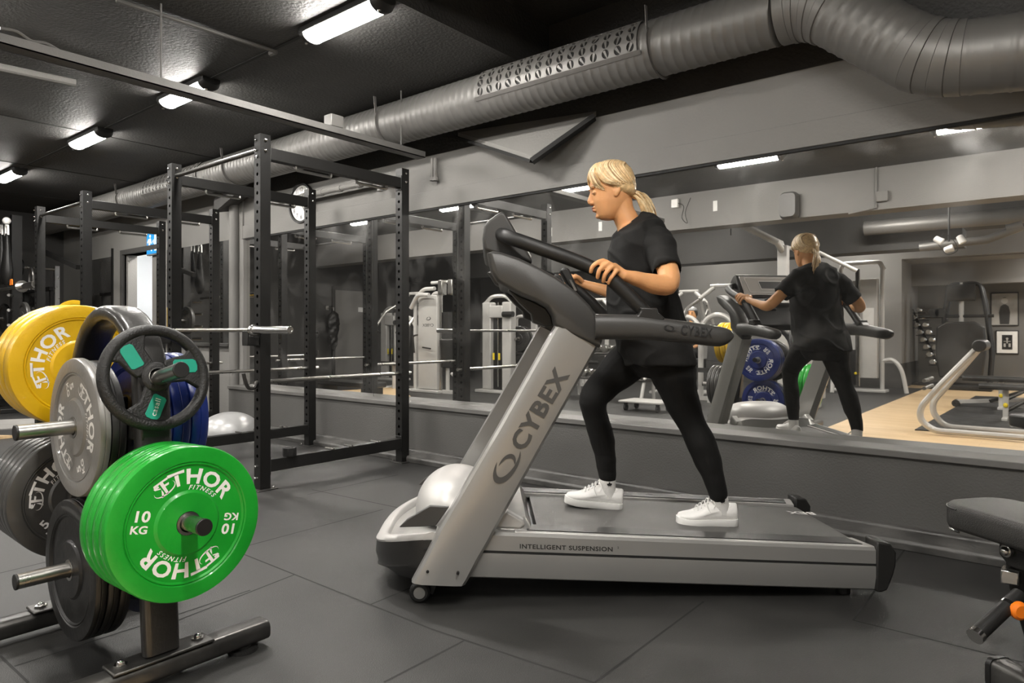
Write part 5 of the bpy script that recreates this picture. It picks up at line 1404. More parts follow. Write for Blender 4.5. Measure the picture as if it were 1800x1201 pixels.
# seat column
p = mZ(787, 692); x, y = p.x, p.y
t = thing('seat_column', 'black backrest on a silver post and foot bar, between the panelled machines in the mirror', 'weight machine', (x, y, 0))
part(MB().tube([(x, y, .92), (x, y, 1.42)], 1, sect=rrect(.10, .16, .03), up=(1,0,0)), 'column_pad', 'pad', t)
part(MB().tube([(x, y+.02, .45), (x, y+.02, .95)], [.10,.13], 16), 'backrest', 'pad', t, bevel=.02)
part(MB().tube([(x, y, 0), (x, y, .5)], .035, 10), 'seat_post', 'tube', t); part(MB().bar((x-.32, y, .03), (x+.32, y, .03), .08, .06), 'foot_bar', 'tube', t)
for d in (-1, 1):
    T_(t, 'curved_arm', [(x+d*.1, y, 1.74), (x+d*.36, y, 1.78), (x+d*.46, y, 1.5), (x+d*.46, y, 1.1)], .032, fil=.16)
    part(MB().box(x+d*.12-.05, x+d*.12+.05, y-.05, y+.08, 1.72, 1.98), 'bracket', 'steel', t, bevel=.01)
T_(t, 'top_bar', [(x-.45, y-.05, 1.95), (x+.45, y-.05, 1.95)], .03); T_(t, 'leg_brace', [(x+.1, y, .35), (x+.32, y+.05, .25), (x+.4, y+.05, .02)], .03)
# -- twin weight towers with curved tops
def tower(label, px, pyf, w_=.30, hh=1.6):
    p = mZ(px, pyf); x, y = p.x, p.y
    t = thing('weight_tower', label, 'weight machine', (x, y, 0), 0, 'weight towers with curved tops')
    for d in (-1, 1): B_(t, 'shroud', (x+d*w_/1.3-.10, x+d*w_/1.3+.10, y-.08, y+.08, .05, hh), 'panel', .02)
    B_(t, 'slot', (x-w_/1.3+.1, x+w_/1.3-.1, y-.06, y+.0, .05, hh-.1), 'black', .005)
    T_(t, 'curved_top', smooth_path([(x-w_-.02, y, hh-.02), (x-w_*.5, y, hh+.10), (x+w_*.5, y, hh+.10), (x+w_+.02, y, hh-.02)], 5), .035)
    B_(t, 'head_box', (x-.16, x+.16, y+.0, y+.10, hh-.28, hh-.06), 'tube', .02)
    part(MB().tube([(x+.2, y+.12, hh-.22), (x+.42, y+.12, hh-.22)], .05, 14), 'roller', 'black', t)
    for d in (-.05, .08): part(MB().box(x+d-.02, x+d+.02, y+.085, y+.09, .58, .70), 'weight_tag', 'yel', t)
    T_(t, 'guide_rod', [(x, y+.02, .1), (x, y+.02, hh)], .012, 'chrome'); B_(t, 'base', (x-w_-.1, x+w_+.1, y-.2, y+.2, 0, .05), 'tube')
    return t
tower('pale weight tower with yellow tags, left of the console post in the mirror', 877, 690)
tower('pale weight tower at the left edge of the mirrored machines', 690, 668, .28, 1.5)
tower('pale weight tower seen in the mirror behind the treadmill bars', 960, 682, .28, 1.45)
# -- plate loaded squat rack with discs beside them
p = mZ(925, 690); x, y = p.x, p.y
t = thing('plate_rack', 'silver rack with dark discs just right of the yellow tagged tower', 'weight stand', (x, y, 0))
T_(t, 'frame', [(x-.22, y, 0), (x-.22, y, 1.35), (x+.22, y, 1.35), (x+.22, y, 0)], .03, fil=.08)
for z in (.95, .5): T_(t, 'arm', [(x, y-.2, z), (x, y+.3, z)], .022, 'steel')
part(MB().bar((x-.22, y, .95), (x+.22, y, .95), .05, .05).bar((x-.22, y, .5), (x+.22, y, .5), .05, .05), 'cross_bar', 'tube', t)
for i, (z, d, lb) in enumerate(((.95, .12, 'upper inner'), (.95, .2, 'upper outer'), (.5, .12, 'lower inner'), (.5, .2, 'lower outer'))):
    plate(lb+' dark disc on the silver rack in the mirror', 'blackb', (x, y+d, z), PI/2, .05, group='dark discs on the silver rack')
# -- dolly with casters
p = mZ(1137, 722); x, y = p.x, p.y
t = thing('dolly', 'flat grey dolly on four black casters, low in the mirror between the woman\'s legs', 'dolly', (x, y, 0))
B_(t, 'platform', (x-.32, x+.32, y-.22, y+.22, .115, .14), 'panel', .006)
for dx in (-.24, .24):
    for dy in (-.15, .15): part(MB().lathe([(.01,-.015),(.045,-.015),(.045,.015),(.01,.015)], 20, tr(x+dx, y+dy, .046), close=True).box(x+dx-.02, x+dx+.02, y+dy-.02, y+dy+.02, .09, .115), 'caster', 'rubber', t)
# -- dumbbells
def dumbbell(t_or_label, x, y, z, ang=0, r=.055, ln=.26, group=None, m='chrome'):
    t = thing('dumbbell', t_or_label, 'dumbbell', (x, y, z), ang if ang else 1e-7, group)
    key = ('db', r, m)
    if key not in plates:
        h = MB().tube([(-ln/2+.05, 0, 0), (ln/2-.05, 0, 0)], .014, 10).build('handle', 'steel', t); hs_ = []
        for s in (-1, 1): hs_.append(MB().lathe([(.001, s*.045),(r*.8, s*.045),(r, s*.055),(r, s*(ln/2-.012)),(r*.8, s*ln/2),(.001, s*ln/2)], 18).build('weight_head', m, t).data)
        plates[key] = [h.data]+hs_
    else:
        for nm_, d_ in zip(('handle','weight_head','weight_head'), plates[key]):
            c = bpy.data.objects.new(nm_, d_); COL.objects.link(c); c.parent = t
    return t
by = AY+.55; bx = mY(1622, 620, by).x
t = thing('dumbbell_stand', 'tall slim stand holding pairs of chrome dumbbells beside the alcove pillar', 'dumbbell rack', (bx, by, 0))
zs = [1.50, 1.36, 1.22, 1.07, .92, .77, .62, .47]
part(MB().bar((bx-.30, by-.12, 1.75), (bx+.42, by-.12, .0), .05, .05), 'mast', 'black', t); part(MB().box(bx-.3, bx+.5, by-.25, by+.25, 0, .04), 'base', 'black', t, bevel=.005)
ordn = ['top', 'second', 'third', 'fourth', 'fifth', 'sixth', 'seventh', 'lowest']
for i, z in enumerate(zs):
    pr_ = mY(1606+5.6*i, 545+13*i, by); z = pr_.z; xo = pr_.x
    part(MB().box(xo-.12, xo+.22, by-.03, by+.05, z-.075, z-.06), 'shelf', 'black', t)
    for k, dx in enumerate((-.05, .10)):
        dumbbell('%s chrome dumbbell of the %s pair from above on the slim stand' % (('left', 'right')[k], ordn[i]), xo+dx, by+.02, z, PI/2, .045+.002*i, .2, 'chrome dumbbells on the slim stand')
p = mZ(1070, 700); x, y = p.x, p.y
t = thing('dumbbell_rack', 'low two tier dumbbell rack in the mirror between treadmill post and woman', 'dumbbell rack', (x, y, 0))
for z in (.32, .72): part(MB().tube([(x-.75, y, z), (x+.75, y, z)], 1, sect=rrect(.34, .04, .01), up=(0,0,1)), 'shelf', 'dsteel', t)
for d in (-.7, .7): T_(t, 'end_frame', [(x+d, y-.2, 0), (x+d, y-.15, .8), (x+d, y+.1, .34), (x+d, y+.22, 0)], .028)
for j, z in enumerate((.32, .72)):
    for i in range(7):
        dumbbell('%s %s dumbbell from the left on the low rack' % (('lower row','upper row')[j], ['first','second','third','fourth','fifth','sixth','seventh'][i]), x-.6+.2*i, y+.02, z+.085, PI/2, .062, .27, 'dumbbells on the low rack', 'steel')
# -- floor mat, sled frame and benches on the wood floor
c = [mZ(1608, 757), mZ(1715, 697), mZ(1850, 703), mZ(1850, 772)]
mt_ = MB().add([(q.x, q.y, .001) for q in c]+[(q.x, q.y, .012) for q in c], [(0,1,2,3),(7,6,5,4),(0,4,5,1),(1,5,6,2),(2,6,7,3),(3,7,4,0)])
tag(mt_.build('floor_mat', 'rubber'), 'black rubber mat lying on the wood floor under the benches', 'mat')
yA_ = mZ(1640, 758, .04).y; yB_ = yA_-.42
t = thing('incline_frame', 'silver tube bench frame with bent rails standing on the wood floor, right in the mirror', 'weight bench', (mY(1640, 758, yA_).x, yA_, 0))
for k, (yy, off) in enumerate(((yA_, (0,0)), (yB_, (0,0)))):
    pts_ = ((1820,768),(1640,757),(1617,738),(1618,716),(1650,680),(1722,608)) if k == 0 else ((1820,745),(1660,740),(1640,726),(1640,706),(1668,675),(1722,612))
    P = [mY(a, c_, yy) for a, c_ in pts_]; P[0].z = P[1].z = .045
    T_(t, 'bent_rail', P, .032, 'tube', fil=.12)
e0_, e1_ = mY(1722, 608, yA_), mY(1722, 612, yB_)
part(MB().tube([e0_+V((0, .06, 0)), V((e0_.x, e1_.y-.04, e0_.z))], .062, 18), 'roller_pad', 'pad', t, bevel=.01)
m0, m1 = mY(1662, 668, (yA_+yB_)/2), mY(1700, 628, (yA_+yB_)/2)
part(MB().bar(m0, m1, .03, .22, up=(0,1,0)), 'back_pad', 'pad', t)
for dz in (0, .08):
    a = mY(1638, 676, yA_); T_(t, 'foot_peg', [a+V((-.06, .08, dz-.04)), a+V((-.06, -.48, dz-.04))], .019, 'steel')
def flatbench(label, pts, Y, w_, post):
    a, b_ = mY(*pts[0], Y), mY(*pts[1], Y); a.z = b_.z = (a.z+b_.z)/2+(0)
    t = thing('flat_bench', label, 'weight bench', (a.x, Y, 0), 0, 'black topped flat benches on the wood floor')
    part(MB().tube([a, b_], 1, sect=rrect(w_, .07, .025), up=(0,0,1)), 'bench_pad', 'pad', t)
    for q in post:
        x = mY(q, 690, Y).x; part(MB().box(x-.03, x+.03, Y-.03, Y+.03, .02, a.z-.03), 'post', 'tube', t, bevel=.006)
        part(MB().box(x-.03, x+.03, Y-.25, Y+.25, 0, .04), 'foot', 'tube', t, bevel=.005)
        part(MB().ell((x, Y+.035, a.z*.45), .025, .02, .03, 8), 'adjust_knob', 'yel', t)
    T_(t, 'brace', [(mY(post[0], 690, Y).x, Y, .1), (b_.x+.0, Y, a.z-.05)], .022, 'dsteel')
    return t
flatbench('nearer black flat bench on the wood floor, right edge of the mirror', ((1722,685),(1830,676)), -1.9, .26, (1768,1815))
flatbench('further black flat bench on the wood floor behind the nearer one', ((1693,666),(1830,667)), -3.3, .28, (1760,1825))
p = mZ(1725, 717); x, y = p.x, p.y
t = thing('low_row_frame', 'low black and silver bench base with small wheels lying on the floor mat', 'weight bench', (x, y, 0))
part(MB().bar((x-.30, y, .07), (x+.75, y-.3, .14), .07, .05), 'rail', 'tube', t); part(MB().bar((x+.1, y, .10), (x+.8, y-.3, .38), .05, .04), 'strut', 'black', t)
for d in (-.06, .06): part(MB().lathe([(.01,-.015),(.05,-.015),(.05,.015),(.01,.015)], 20, tr(x-.30, y+d, .05) @ rz_(PI/2), close=True), 'wheel', 'rubber', t)
# -- black leg press with arch in front of the alcove
yy = -6.9
x0 = mY(1690, 600, yy).x; sc_m = (2*DM-yy)/1.19/1200
t = thing('leg_press', 'big black machine with arched tube frame and wide black backrest in the alcove', 'weight machine', (x0, yy, 0))
L_ = lambda a, c_: mY(a, c_, yy)
for k, d in ((0, 0), (1, -.35)):
    P = [L_(1664, 600), L_(1658, 565), L_(1668, 500), L_(1722, 497), L_(1732, 540), L_(1743, 620), L_(1738, 665)]
    P = [q+V((0, d, 0)) for q in P]; P[-1].z = .02
    T_(t, 'arch_tube', P, .035, 'black', fil=.12)
T_(t, 'mast', [L_(1690, 497), (L_(1690, 497).x, yy, .3)], .04, 'tube')
a = L_(1690, 515); part(MB().tube([(a.x-.22, yy+.05, a.z), (a.x+.22, yy+.05, a.z)], 1, sect=rrect(.12, .32, .05), up=(0,0,1)), 'head_pad', 'pad', t)
a = L_(1690, 556); T_(t, 'cross_bar', [(a.x-.7, yy, a.z), (a.x+.5, yy, a.z)], .03, 'black')
for q in ((1642, 550), (1654, 550)):
    c_ = L_(*q); part(MB().tube([(c_.x, yy-.05, c_.z), (c_.x, yy+.05, c_.z)], .09, 20), 'stop_roller', 'pad', t)
br0 = L_(1690, 575); prf = [(-.38,-.0),(-.40,-.5),(-.34,-.95),(.34,-.95),(.40,-.5),(.38,0),(.22,.10),(-.22,.10)]
part(MB().loft([[V((br0.x+a, yy+.1+c_, br0.z+b__)) for a, b__ in prf] for c_ in (0, .1)]), 'backrest', 'pad', t, bevel=.03, seg=3)
part(MB().box(x0-.5, x0+.5, yy-.3, yy+.4, 0, .10), 'base', 'black', t, bevel=.02)
# framed pictures on the alcove wall
yw = AY+.0
def frame(label, x0_, y0_, x1_, y1_, kind):
    a, b_ = mY(x0_, y0_, yw+.03), mY(x1_, y1_, yw+.03); xm, zm = (a.x+b_.x)/2, (a.z+b_.z)/2; w_, h_ = abs(b_.x-a.x)/2, abs(a.z-b_.z)/2
    t = thing('framed_picture', label, 'picture', (xm, yw, zm))
    part(MB().box(xm-w_, xm+w_, yw+.001, yw+.025, zm-h_, zm+h_), 'picture_frame', 'black', t, bevel=.004)
    if kind == 0:
        M['pg'] = mat('photo_grey', g(.30), .5, 0, 2.5, .35); M['pd'] = mat('photo_dark', g(.03), .5); M['pf'] = mat('photo_pale', g(.45), .5)
        part(MB().box(xm-w_+.02, xm+w_-.02, yw+.026, yw+.028, zm-h_+.02, zm+h_-.02), 'print', 'pg', t)
        m = MB()
        q = [(-.30,-.95),(-.36,-.2),(-.26,.18),(-.08,.30),(.08,.30),(.26,.18),(.36,-.2),(.30,-.95)]
        m.add([(xm-a*w_*1.1, yw+.030, zm+b__*h_*.95) for a, b__ in q], [tuple(range(8))]); part(m, 'figure_body', 'pd', t, smooth=0)
        m = MB().tube([(xm, yw+.029, zm+h_*.50), (xm, yw+.031, zm+h_*.50)], h_*.17, 16); part(m, 'figure_head', 'pf', t)
        part(MB().box(xm-.1*w_, xm+.1*w_, yw+.029, yw+.0305, zm+h_*.62, zm+h_*.70), 'figure_hair', 'pd', t)
    else:
        part(MB().box(xm-w_+.02, xm+w_-.02, yw+.026, yw+.028, zm-h_+.02, zm+h_-.02), 'mount', 'white', t)
        part(MB().box(xm-w_*.45, xm+w_*.45, yw+.029, yw+.030, zm-h_*.62, zm+h_*.62), 'print', 'dark', t)
        part(MB().tube([(xm, yw+.030, zm+h_*.3), (xm, yw+.032, zm+h_*.3)], h_*.09, 10).box(xm-.05*w_, xm+.05*w_, yw+.0305, yw+.032, zm-h_*.1, zm+h_*.25).box(xm-.3*w_, xm+.3*w_, yw+.0305, yw+.032, zm+h_*.05, zm+h_*.1).box(xm-.3*w_, xm-.12*w_, yw+.0305, yw+.032, zm-h_*.4, zm-h_*.1).box(xm+.12*w_, xm+.3*w_, yw+.0305, yw+.032, zm-h_*.4, zm-h_*.1), 'figures', 'panel', t)
frame('framed portrait photo of a person in dark clothes, crossed arms, on the alcove wall', 1741, 515, 1791, 573, 0)
frame('small framed print with wide white mount below the portrait photo', 1750, 581, 1791, 623, 1)
# -- seated man far behind
p = mY(1217, 553, -3.6)
t = thing('person', 'dark haired man in a pale cap and dark top, sitting far behind in the mirror', 'person', (p.x, p.y, .45))
m = MB(); m.ell(p, .08, .095, .12, 16); m.tube([p+V((0,0,-.08)), p+V((0,0,-.2))], .055, 12); m.loft([[p+V((rx_*math.cos(2*PI*i/20), ry_*math.sin(2*PI*i/20), z)) for i in range(20)] for rx_, ry_, z in ((.07,.06,-.16),(.20,.11,-.22),(.22,.12,-.35),(.19,.12,-.6),(.18,.13,-.72))])
m.ell(p+V((0,.09,-.01)), .014, .02, .02, 8)
for s in (-1, 1):
    m.tube([p+V((s*.2,0,-.25)), p+V((s*.26,.03,-.5)), p+V((s*.16,.28,-.6))], [.05,.042,.03], 12); m.ell(p+V((s*.16,.31,-.6)), .035, .045, .03, 10)
    m.tube([p+V((s*.1,0,-.72)), p+V((s*.12,.42,-.70)), p+V((s*.12,.44,-1.14))], [.085,.065,.045], 12)
remesh(m, 'body', 'skin', t, .012, 2)
m = MB().loft([[p+V((rx_*math.cos(2*PI*i/20), ry_*math.sin(2*PI*i/20), z)) for i in range(20)] for rx_, ry_, z in ((.08,.07,-.17),(.22,.13,-.22),(.24,.14,-.35),(.21,.14,-.6),(.20,.15,-.74))])
for s in (-1, 1): m.tube([p+V((s*.2,0,-.25)), p+V((s*.26,.03,-.45))], [.065,.06], 12)
remesh(m, 'top', 'shirt', t, .012, 2)
m = MB()
for s in (-1, 1): m.tube([p+V((s*.1,0,-.72)), p+V((s*.12,.42,-.70)), p+V((s*.12,.44,-1.14))], [.10,.078,.06], 12)
remesh(m, 'trousers', 'leg', t, .012, 2)
m = MB().ell(p+V((0,-.020,.025)), .092, .092, .105, 16); part(m, 'hair', 'black', t)
for s in (-1, 1):
    part(MB().ell(p+V((s*.032,.088,.012)), .014, .008, .006, 8), 'eye', 'dark', t); part(MB().ell(p+V((s*.034,.086,.034)), .020, .008, .005, 8), 'eyebrow', 'black', t)
part(MB().ell(p+V((0,.088,-.052)), .024, .008, .006, 8), 'mouth', 'lip', t)
part(MB().loft([[p+V((.083*math.cos(2*PI*i/20), .095*math.sin(2*PI*i/20), z)) for i in range(20)] for z in (.075,.09)]).ell(p+V((0,-.01,.095)), .082, .094, .05, 16), 'cap', 'dome', t)
bx_, by_ = p.x, p.y
t = thing('workout_seat', 'dark seat the far man sits on', 'seat', (bx_, by_, 0)); part(MB().box(bx_-.2, bx_+.2, by_-.18, by_+.3, .38, p.z-.82), 'seat', 'pad', t, bevel=.02); part(MB().box(bx_-.04, bx_+.04, by_, by_+.08, .0, .40), 'post', 'tube', t)
M['cab'] = mat('speaker_grey', g(.08), .5)
# -- things on the downstand beam and ceiling
yb_ = -.6
p = mY(1388, 362, yb_+.1)
t = thing('wall_speaker', 'grey loudspeaker mounted high on the ceiling beam, seen in the mirror', 'speaker', tuple(p))
part(MB().loft([[V((p.x+a*k_, p.y+d, p.z+b__*k_)) for a, b__ in rrect(.22, .34, .06)] for k_, d in ((.8,-.08),(1,-.03),(1,.04),(.86,.10))]), 'cabinet', 'cab', t); part(MB().box(p.x-.03, p.x+.03, yb_+.0, p.y-.06, p.z-.03, p.z+.03), 'bracket', 'black', t)
p = mY(1187, 358, yb_+.02)
t = thing('socket_box', 'small white socket box with dangling wires on the ceiling beam in the mirror', 'junction box', tuple(p))
part(MB().box(p.x-.05, p.x+.05, yb_+.0, yb_+.05, p.z-.06, p.z+.06), 'cover', 'white', t, bevel=.006)
part(MB().tube(smooth_path([p+V((.05,.02,0)), p+V((.14,.03,-.06)), p+V((.12,.04,-.22)), p+V((.2,.04,-.30)), p+V((.17,.04,-.15)), p+V((.24,.02,.05))]), .005, 6), 'wires', 'black', t)
p = mY(1540, 305, yb_+.02); q = mY(1540, 365, yb_+.02); e = mY(1551, 345, yb_+.03)
t = thing('beam_conduit', 'thin vertical conduit and small box on the ceiling beam in the mirror', 'conduit', tuple(p)); part(MB().tube([(p.x, yb_+.015, H), (p.x, yb_+.015, q.z), (p.x-.3, yb_+.015, q.z-.04)], .012, 8), 'tube', 'wallup', t); part(MB().box(e.x-.06, e.x+.06, yb_, yb_+.05, e.z-.06, e.z+.06), 'box', 'wall', t, bevel=.005)
for i, (a, c_) in enumerate(((967,408),(1055,398),(1257,362))):
    p = mY(a, c_, yb_+.01); tag(MB().box(p.x-.03, p.x+.03, yb_, yb_+.008, p.z-.07, p.z+.07).build('paper_tag', 'white'), ('white paper tag on the beam above the treadmill console in the mirror', 'white paper tag on the beam left of the woman\'s chin in the mirror', 'white paper tag on the beam above the pulley arms in the mirror')[i], 'tag')
# pipes behind the beam
p = mY(1520, 402, -3.3); q = mY(1800, 388, -3.3)
tag(MB().tube([(p.x, -3.3, p.z), (q.x+1, -3.3, p.z)], .11, 16).build('ceiling_pipe', 'duct'), 'thick grey pipe under the ceiling behind the beam, upper right in the mirror', 'pipe')
p = mY(1690, 425, -3.0); q = mY(1795, 400, -3.0)
tag(MB().tube([(p.x-.5, -2.95, p.z-.05), (p.x+.3, -2.95, p.z), (q.x, -2.95, q.z)], .055, 12).tube([(q.x-.16, -2.95, q.z-.01), (q.x+.02, -2.95, q.z+.02)], .062, 12).build('drain_pipe', 'duct'), 'thinner grey pipe under the thick ceiling pipe in the mirror', 'pipe')
p = mY(1668, 425, -2.6)
t = thing('spot_cluster', 'cluster of small white spotlights with wires under the ceiling pipes in the mirror', 'ceiling light', tuple(p))
for dx, dz, a in ((-.12,.03,.6),(0,-.1,-.3),(.14,.02,1.1)):
    part(MB().lathe([(.02,-.06),(.04,-.05),(.05,.05),(.045,.055),(.001,.05)], 16, tr(p.x+dx, p.y, p.z+dz) @ ry(a)), 'spot_head', 'white', t)
part(MB().tube([(p.x, p.y, p.z), (p.x, p.y, H)], .012, 8), 'stem', 'black', t)
part(MB().tube(smooth_path([p+V((-.1,0,.05)), p+V((-.05,.05,.12)), p+V((.05,.0,.02)), p+V((.1,0,-.12)), p+V((-.02,0,-.17)), p+V((-.12,0,-.03))]), .005, 6), 'wires', 'black', t)
# jacket hanging at the end wall door, coat rail
p = mY(651, 575, -1.0); p = V((XL+.25, -1.1, 1.25))
jm = MB().loft([[p+V((a*math.cos(2*PI*i/16), b__*math.sin(2*PI*i/16), z)) for i in range(16)] for a, b__, z in ((.03,.03,.30),(.07,.13,.22),(.08,.17,.0),(.07,.12,-.2),(.05,.10,-.45),(.03,.05,-.60))])
tag(remesh(jm, 'hanging_jacket', 'charcd', thing('x','x','x',(0,0,0)), .012, 1, disp=lambda c, n_: .02*mnoise.noise(c*12)), 'dark jacket hanging on the end wall in the mirror', 'jacket')
_j = bpy.data.objects['hanging_jacket']; _r = _j.parent; _j.parent = None; bpy.data.objects.remove(_r)
_hk = tag(MB().tube([(XL, p.y, 1.62), (XL+.25, p.y, 1.62), (XL+.25, p.y, 1.52)], .012, 8).box(XL, XL+.015, p.y-.04, p.y+.04, 1.57, 1.67).build('wall_hook', 'steel'), 'steel wall hook holding the dark jacket', 'hook')
# ------------------------------------------------------------------ foreground adjustable bench (right edge)
bd = V((.80, -.60, 0)); bn = V((.60, .80, 0)); bc0 = V((-.262, 2.745, 0)); zt = .524
M['vinyl'] = mat('textured_black_vinyl', g(.028), .36, 0, 20, .12, .35, 330, coat=.1)
t = thing('adjustable_bench', 'black padded adjustable bench with an orange knob, cut by the right edge of the photo', 'weight bench', (bc0.x+.45, bc0.y-.3, 0))
ring_ = []
L_b, hw = 1.15, .135
out_ = []
def corner(cx, cy, r, a0): return [(cx+r*math.cos(a0+PI/2*k/6), cy+r*math.sin(a0+PI/2*k/6)) for k in range(7)]
out_ = corner(.085, hw-.085, .085, PI/2)+corner(.085, -hw+.085, .085, PI)+[(L_b, -hw), (L_b, hw)]
def rg_(k, z): 
    cx_m, cy_m = L_b/2, 0
    return [bc0+bd*(x if x > L_b-.01 else x+(1-k)*.16*(1-min(1, x/.2)))+bn*(y*k)+V((0,0,z)) for x, y in out_]
m = MB().loft([rg_(.90, zt-.082), rg_(.97, zt-.078), rg_(1.0, zt-.066), rg_(1.0, zt-.022), rg_(.985, zt-.010), rg_(.94, zt-.002), rg_(.86, zt)])
seatp = part(m, 'bench_pad', 'vinyl', t, smooth=50)
sm_ = MB().tube([p+V((0,0,.0)) for p in rg_(1.003, zt-.014)[:-2]], .0022, 6, closed=False); part(sm_, 'seam', 'black', seatp, sub=True)
m = MB().tube(rg_(.955, zt-.084)[:-2], .004, 6); part(m, 'staple_edge', 'chrome', seatp, sub=True)
ZF = 2.10
a_h = atZ(1778, 968, 2.12); 
part(MB().loft([[a_h+bd*x+V((0,0,z))+bn*y for x, z in ((-.035,.055),(.16,.055),(.10,-.01),(.05,-.05),(.0,-.05),(-.035,-.02))] for y in (-.01, .05)]), 'hinge_plate', 'rack', t, bevel=.005)
part(MB().tube([a_h-bn*.012, a_h-bn*.024], .019, 20).ell(a_h-bn*.024, .014, .014, .014, 12), 'hinge_bolt', 'chrome', t)
P = [atZ(1784, 985, 2.14), atZ(1790, 1030, 2.14), atZ(1806, 1080, 2.14), atZ(1835, 1180, 2.14)]
up_t = part(MB().tube(P, 1, sect=rrect(.055, .045, .008), up=(1,0,0)), 'adjust_post', 'rack', t)
for y in (1010, 1023): 
    q = atZ(1790, y, 2.105); part(MB().tube([q, q+FW*.008], .010, 8), 'hole', 'dark', up_t, sub=True)
q = atZ(1781, 1012, 2.1); part(MB().box(q.x-.03, q.x+.015, q.y-.03, q.y+.03, q.z-.022, q.z+.02), 'collar', 'chrome', up_t, sub=True, bevel=.004)
g0, g1 = atZ(1792, 1046, 2.06), atZ(1714, 1119, 1.98)
gd = (g1-g0).normalized()
hb_ = part(MB().tube([g0, g1], .0215, 20), 'handle', 'foam', t)
part(MB().tube([g1-gd*.016, g1+gd*.002], .0235, 20), 'end_ring', 'chrome', hb_, sub=True); q = g0.lerp(g1, .28); part(MB().tube([q-gd*.006, q+gd*.006], .0235, 20), 'inner_ring', 'chrome', hb_, sub=True)
M['orange'] = mat('orange_plastic', (.85,.20,.012), .35, 0, 10, .05)
k0 = atZ(1797, 1077, 2.0)
part(MB().lathe([(.001,0),(.018,0),(.026,.006),(.027,.016),(.022,.022),(.012,.024),(.010,.026),(.001,.026)], 28, tr(*k0) @ rz_(PI/2+HEAD)), 'pull_knob', 'orange', t)
f0 = atZ(1752, 1172, 2.06); f0.z = .055
part(MB().tube([f0, f0+bd*.9], 1, sect=rrect(.075, .085, .02), up=(0,0,1)), 'floor_bar', 'dsteel', t, bevel=.004)
part(MB().tube([f0-bd*.004, f0+bd*.012], 1, sect=rrect(.08, .09, .02), up=(0,0,1)), 'end_cap', 'black', t)
q = f0+bd*.06; part(MB().tube([(q.x, q.y, 0), (q.x, q.y, .02)], .035, 18), 'rubber_foot', 'rubber', t)
q = f0+bd*.8; part(MB().tube([(q.x, q.y, 0), (q.x, q.y, .02)], .035, 18), 'rubber_foot', 'rubber', t)

# ------------------------------------------------------------------ left background: straps, bar stand, plates, platform, small wall mirror
sx_, sy_ = -9.35, 2.50
bs = onplane(40, 520, (0, 2.95, 0), (0,1,0))
def O_(px, py, Y=3.0): return onY(px, py, Y)
sstand = t = thing('strap_stand', 'black upright stand with hooks at the far left, holding straps and bars', 'equipment stand', (O_(28,600).x, 3.0, 0))
a = O_(28, 600); part(MB().bar((a.x, 3.0, 0), (a.x, 3.0, O_(28, 392).z+.1), .12, .10, up=(1,0,0)), 'post', 'rack', t)
part(MB().box(a.x-.4, a.x+.5, 2.7, 3.5, 0, .06), 'base', 'rack', t, bevel=.005)
b0, b1 = O_(-15, 408), O_(34, 391); part(MB().tube([(b0.x, 2.95, b0.z), (b1.x, 2.85, b1.z)], .035, 10), 'strap_arm', 'dsteel', t); part(MB().ell((b1.x+.02, 2.85, b1.z), .05, .05, .05, 10), 'arm_cap', 'white', t)
for k in range(5):
    q = O_(36, 520+k*26); part(MB().tube([(q.x-.1, 2.93, q.z), (q.x+.06, 2.85, q.z)], .02, 8), 'peg', 'steel', t)
for i, (px_, lb) in enumerate(((2, 'leftmost dark strap bag hanging from a white ring on the far left stand'), (12, 'dark strap bag hanging from a white ring, right of the leftmost one'))):
    q0_, q1_ = O_(px_, 398, 2.85), O_(px_-1, 470, 2.85)
    tt = thing('hanging_strap_bag', lb, 'strap', tuple(q0_), 0, 'strap bags on the far left stand')
    part(MB().tube(smooth_path([q0_+V((-.05,0,-.13)), q0_+V((-.04,0,.02)), q0_, q0_+V((.05,0,.0)), q0_+V((.06,0,-.12))]), .013, 8), 'ring', 'white', tt)
    part(MB().loft([[V((q0_.x+w_*math.cos(2*PI*k/16), 2.85+w_*.6*math.sin(2*PI*k/16), q0_.z-.10-h_)) for k in range(16)] for w_, h_ in ((.03,0),(.05,.1),(.08,.3),(.12,.5),(.10,.62),(.04,.70))]), 'bag', 'black', tt)
b0, b1 = O_(-10, 511, 2.75), O_(62, 500, 2.75)
t = thing('short_bar', 'steel bar with chrome sleeve lying on the far left stand', 'barbell', tuple(b0))
part(MB().tube([b0, b1], .02, 10), 'shaft', 'steel', t); c_ = b0.lerp(b1, .68); part(MB().tube([c_, b1], .042, 12), 'sleeve', 'chrome', t); part(MB().tube([c_, c_+(b1-c_)*.08], .075, 14), 'collar', 'chrome', t)
q = O_(20, 497, 2.70); part(MB().tube(fillet([q+V((-.035,0,-.03)), q+V((-.035,0,.035)), q+V((.035,0,.035)), q+V((.035,0,-.03))], .01), .009, 8), 'spring_clip', 'orange', t)
q = O_(55, 490, 3.2); tag(MB().tube(smooth_path([q+V((-.07,0,-.16)), q+V((-.08,0,.05)), q+V((0,0,.15)), q+V((.08,0,.05)), q+V((.07,0,-.16))]), .022, 8).build('curved_grip', 'dsteel'), 'curved dark grip standing behind the second rack post', 'grip')
for i, (px_, py_, lb) in enumerate(((8, 560, 'black disc'), (42, 560, 'black disc with pale ring'), (10, 610, 'lower black disc'), (35, 470, 'small black disc'))):
    q = O_(px_, py_, 3.0+.05*i); part(MB().tube([(q.x, q.y-.06, q.z), (q.x, 3.58, q.z)], .022, 10).box(q.x-.03, q.x+.03, 3.58, 3.64, 0, q.z+.05), 'disc_peg', 'steel', sstand); plate(lb+' on the far left storage rack', ('blackb','dgrey','blackb','blackb')[i], (q.x, 3.0+.05*i, q.z), -PI/2, .05, R=(.21,.225,.21,.12)[i], group='discs on the far left storage rack')
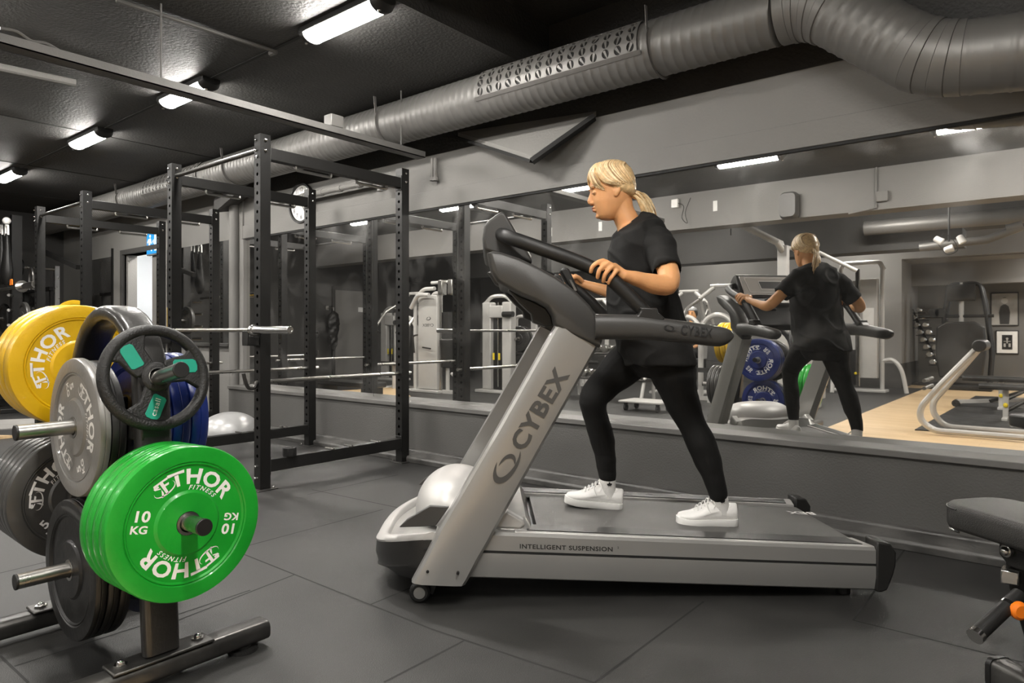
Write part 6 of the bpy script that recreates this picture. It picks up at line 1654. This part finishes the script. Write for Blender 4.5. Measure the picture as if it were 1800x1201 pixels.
x = XL+.75
t = thing('storage_rack', 'dark storage rack at the far left behind the strap stand', 'weight stand', (x, 3.6, 0))
for dx in (-.6, .0, .6): part(MB().box(x+dx-.03, x+dx+.03, 3.57, 3.63, 0, 1.75), 'post', 'rack', t)
for z in (.3, .9, 1.3, 1.7): part(MB().box(x-.65, x+.65, 3.55, 3.65, z, z+.05), 'shelf', 'rack', t)
for z, n_ in ((.95, 4), (1.35, 4)):
    for i in range(n_): dumbbell('%s dumbbell of the %s shelf on the far left storage rack' % (['leftmost','second','third','rightmost'][i], 'upper' if z > 1 else 'lower'), x-.45+.3*i, 3.58, z+.07, PI/2, .06, .26, 'dumbbells on the far left storage rack', 'steel')
pm = onF(0, 712, .06)
tag(MB().box(XL+.1, pm.x+.3, 2.0, 2.85, 0, .06).build('lifting_platform', 'wood', bevel=.004), 'wooden lifting platform at the far left edge', 'platform')
q = [onF(-60, 742), onF(70, 737), onF(100, 750), onF(-60, 760)]
M['pale'] = mat('pale_mat', g(.30), .6, 0, 3, .1)
tag(MB().add([(p.x, p.y, .001) for p in q]+[(p.x, p.y, .012) for p in q], [(0,1,2,3),(7,6,5,4),(0,4,5,1),(1,5,6,2),(2,6,7,3),(3,7,4,0)]).build('floor_mat', 'pale'), 'pale strip of matting on the floor left of the yellow plates', 'mat')
a, b_ = onY(150, 462, D-.03), onY(197, 451, D-.03)
t = thing('wall_mirror_small', 'small upright mirror on the wall left of the doorway', 'mirror', (a.x, D, 1.0))
part(MB().box(a.x, b_.x, D-.024, D-.0205, .5, b_.z), 'glass', 'mirror', t, smooth=0); part(MB().box(b_.x, b_.x+.03, D-.045, D-.02, .3, b_.z+.12), 'frame_strip', 'rack', t)
tag(MB().bar(onY(78,443,3.4), onY(138,470,3.4), .06, .06).build('ceiling_strut', 'rack'), 'slanting dark strut below the ceiling at the far left', 'strut')
# bench and platform end seen in the mirror behind the racks
q = mZ(640, 700, 0); 
t = thing('black_bench', 'long black bench on the floor, low in the mirror behind the near rack', 'weight bench', (q.x, q.y, 0))
part(MB().box(q.x-1.2, q.x+.35, q.y-.18, q.y+.18, .18, .27), 'bench_pad', 'pad', t, bevel=.02)
for d in (-1.0, .2): part(MB().box(q.x+d-.03, q.x+d+.03, q.y-.2, q.y+.2, 0, .2), 'leg_frame', 'rack', t)
c = [mZ(595, 690), mZ(700, 683), mZ(722, 700), mZ(600, 712)]
tag(MB().add([(p.x, p.y, .002) for p in c]+[(p.x, p.y, .03) for p in c], [(0,1,2,3),(7,6,5,4),(0,4,5,1),(1,5,6,2),(2,6,7,3),(3,7,4,0)]).build('wooden_platform', 'wood'), 'pale wooden platform on the floor, low in the mirror behind the near rack', 'platform')
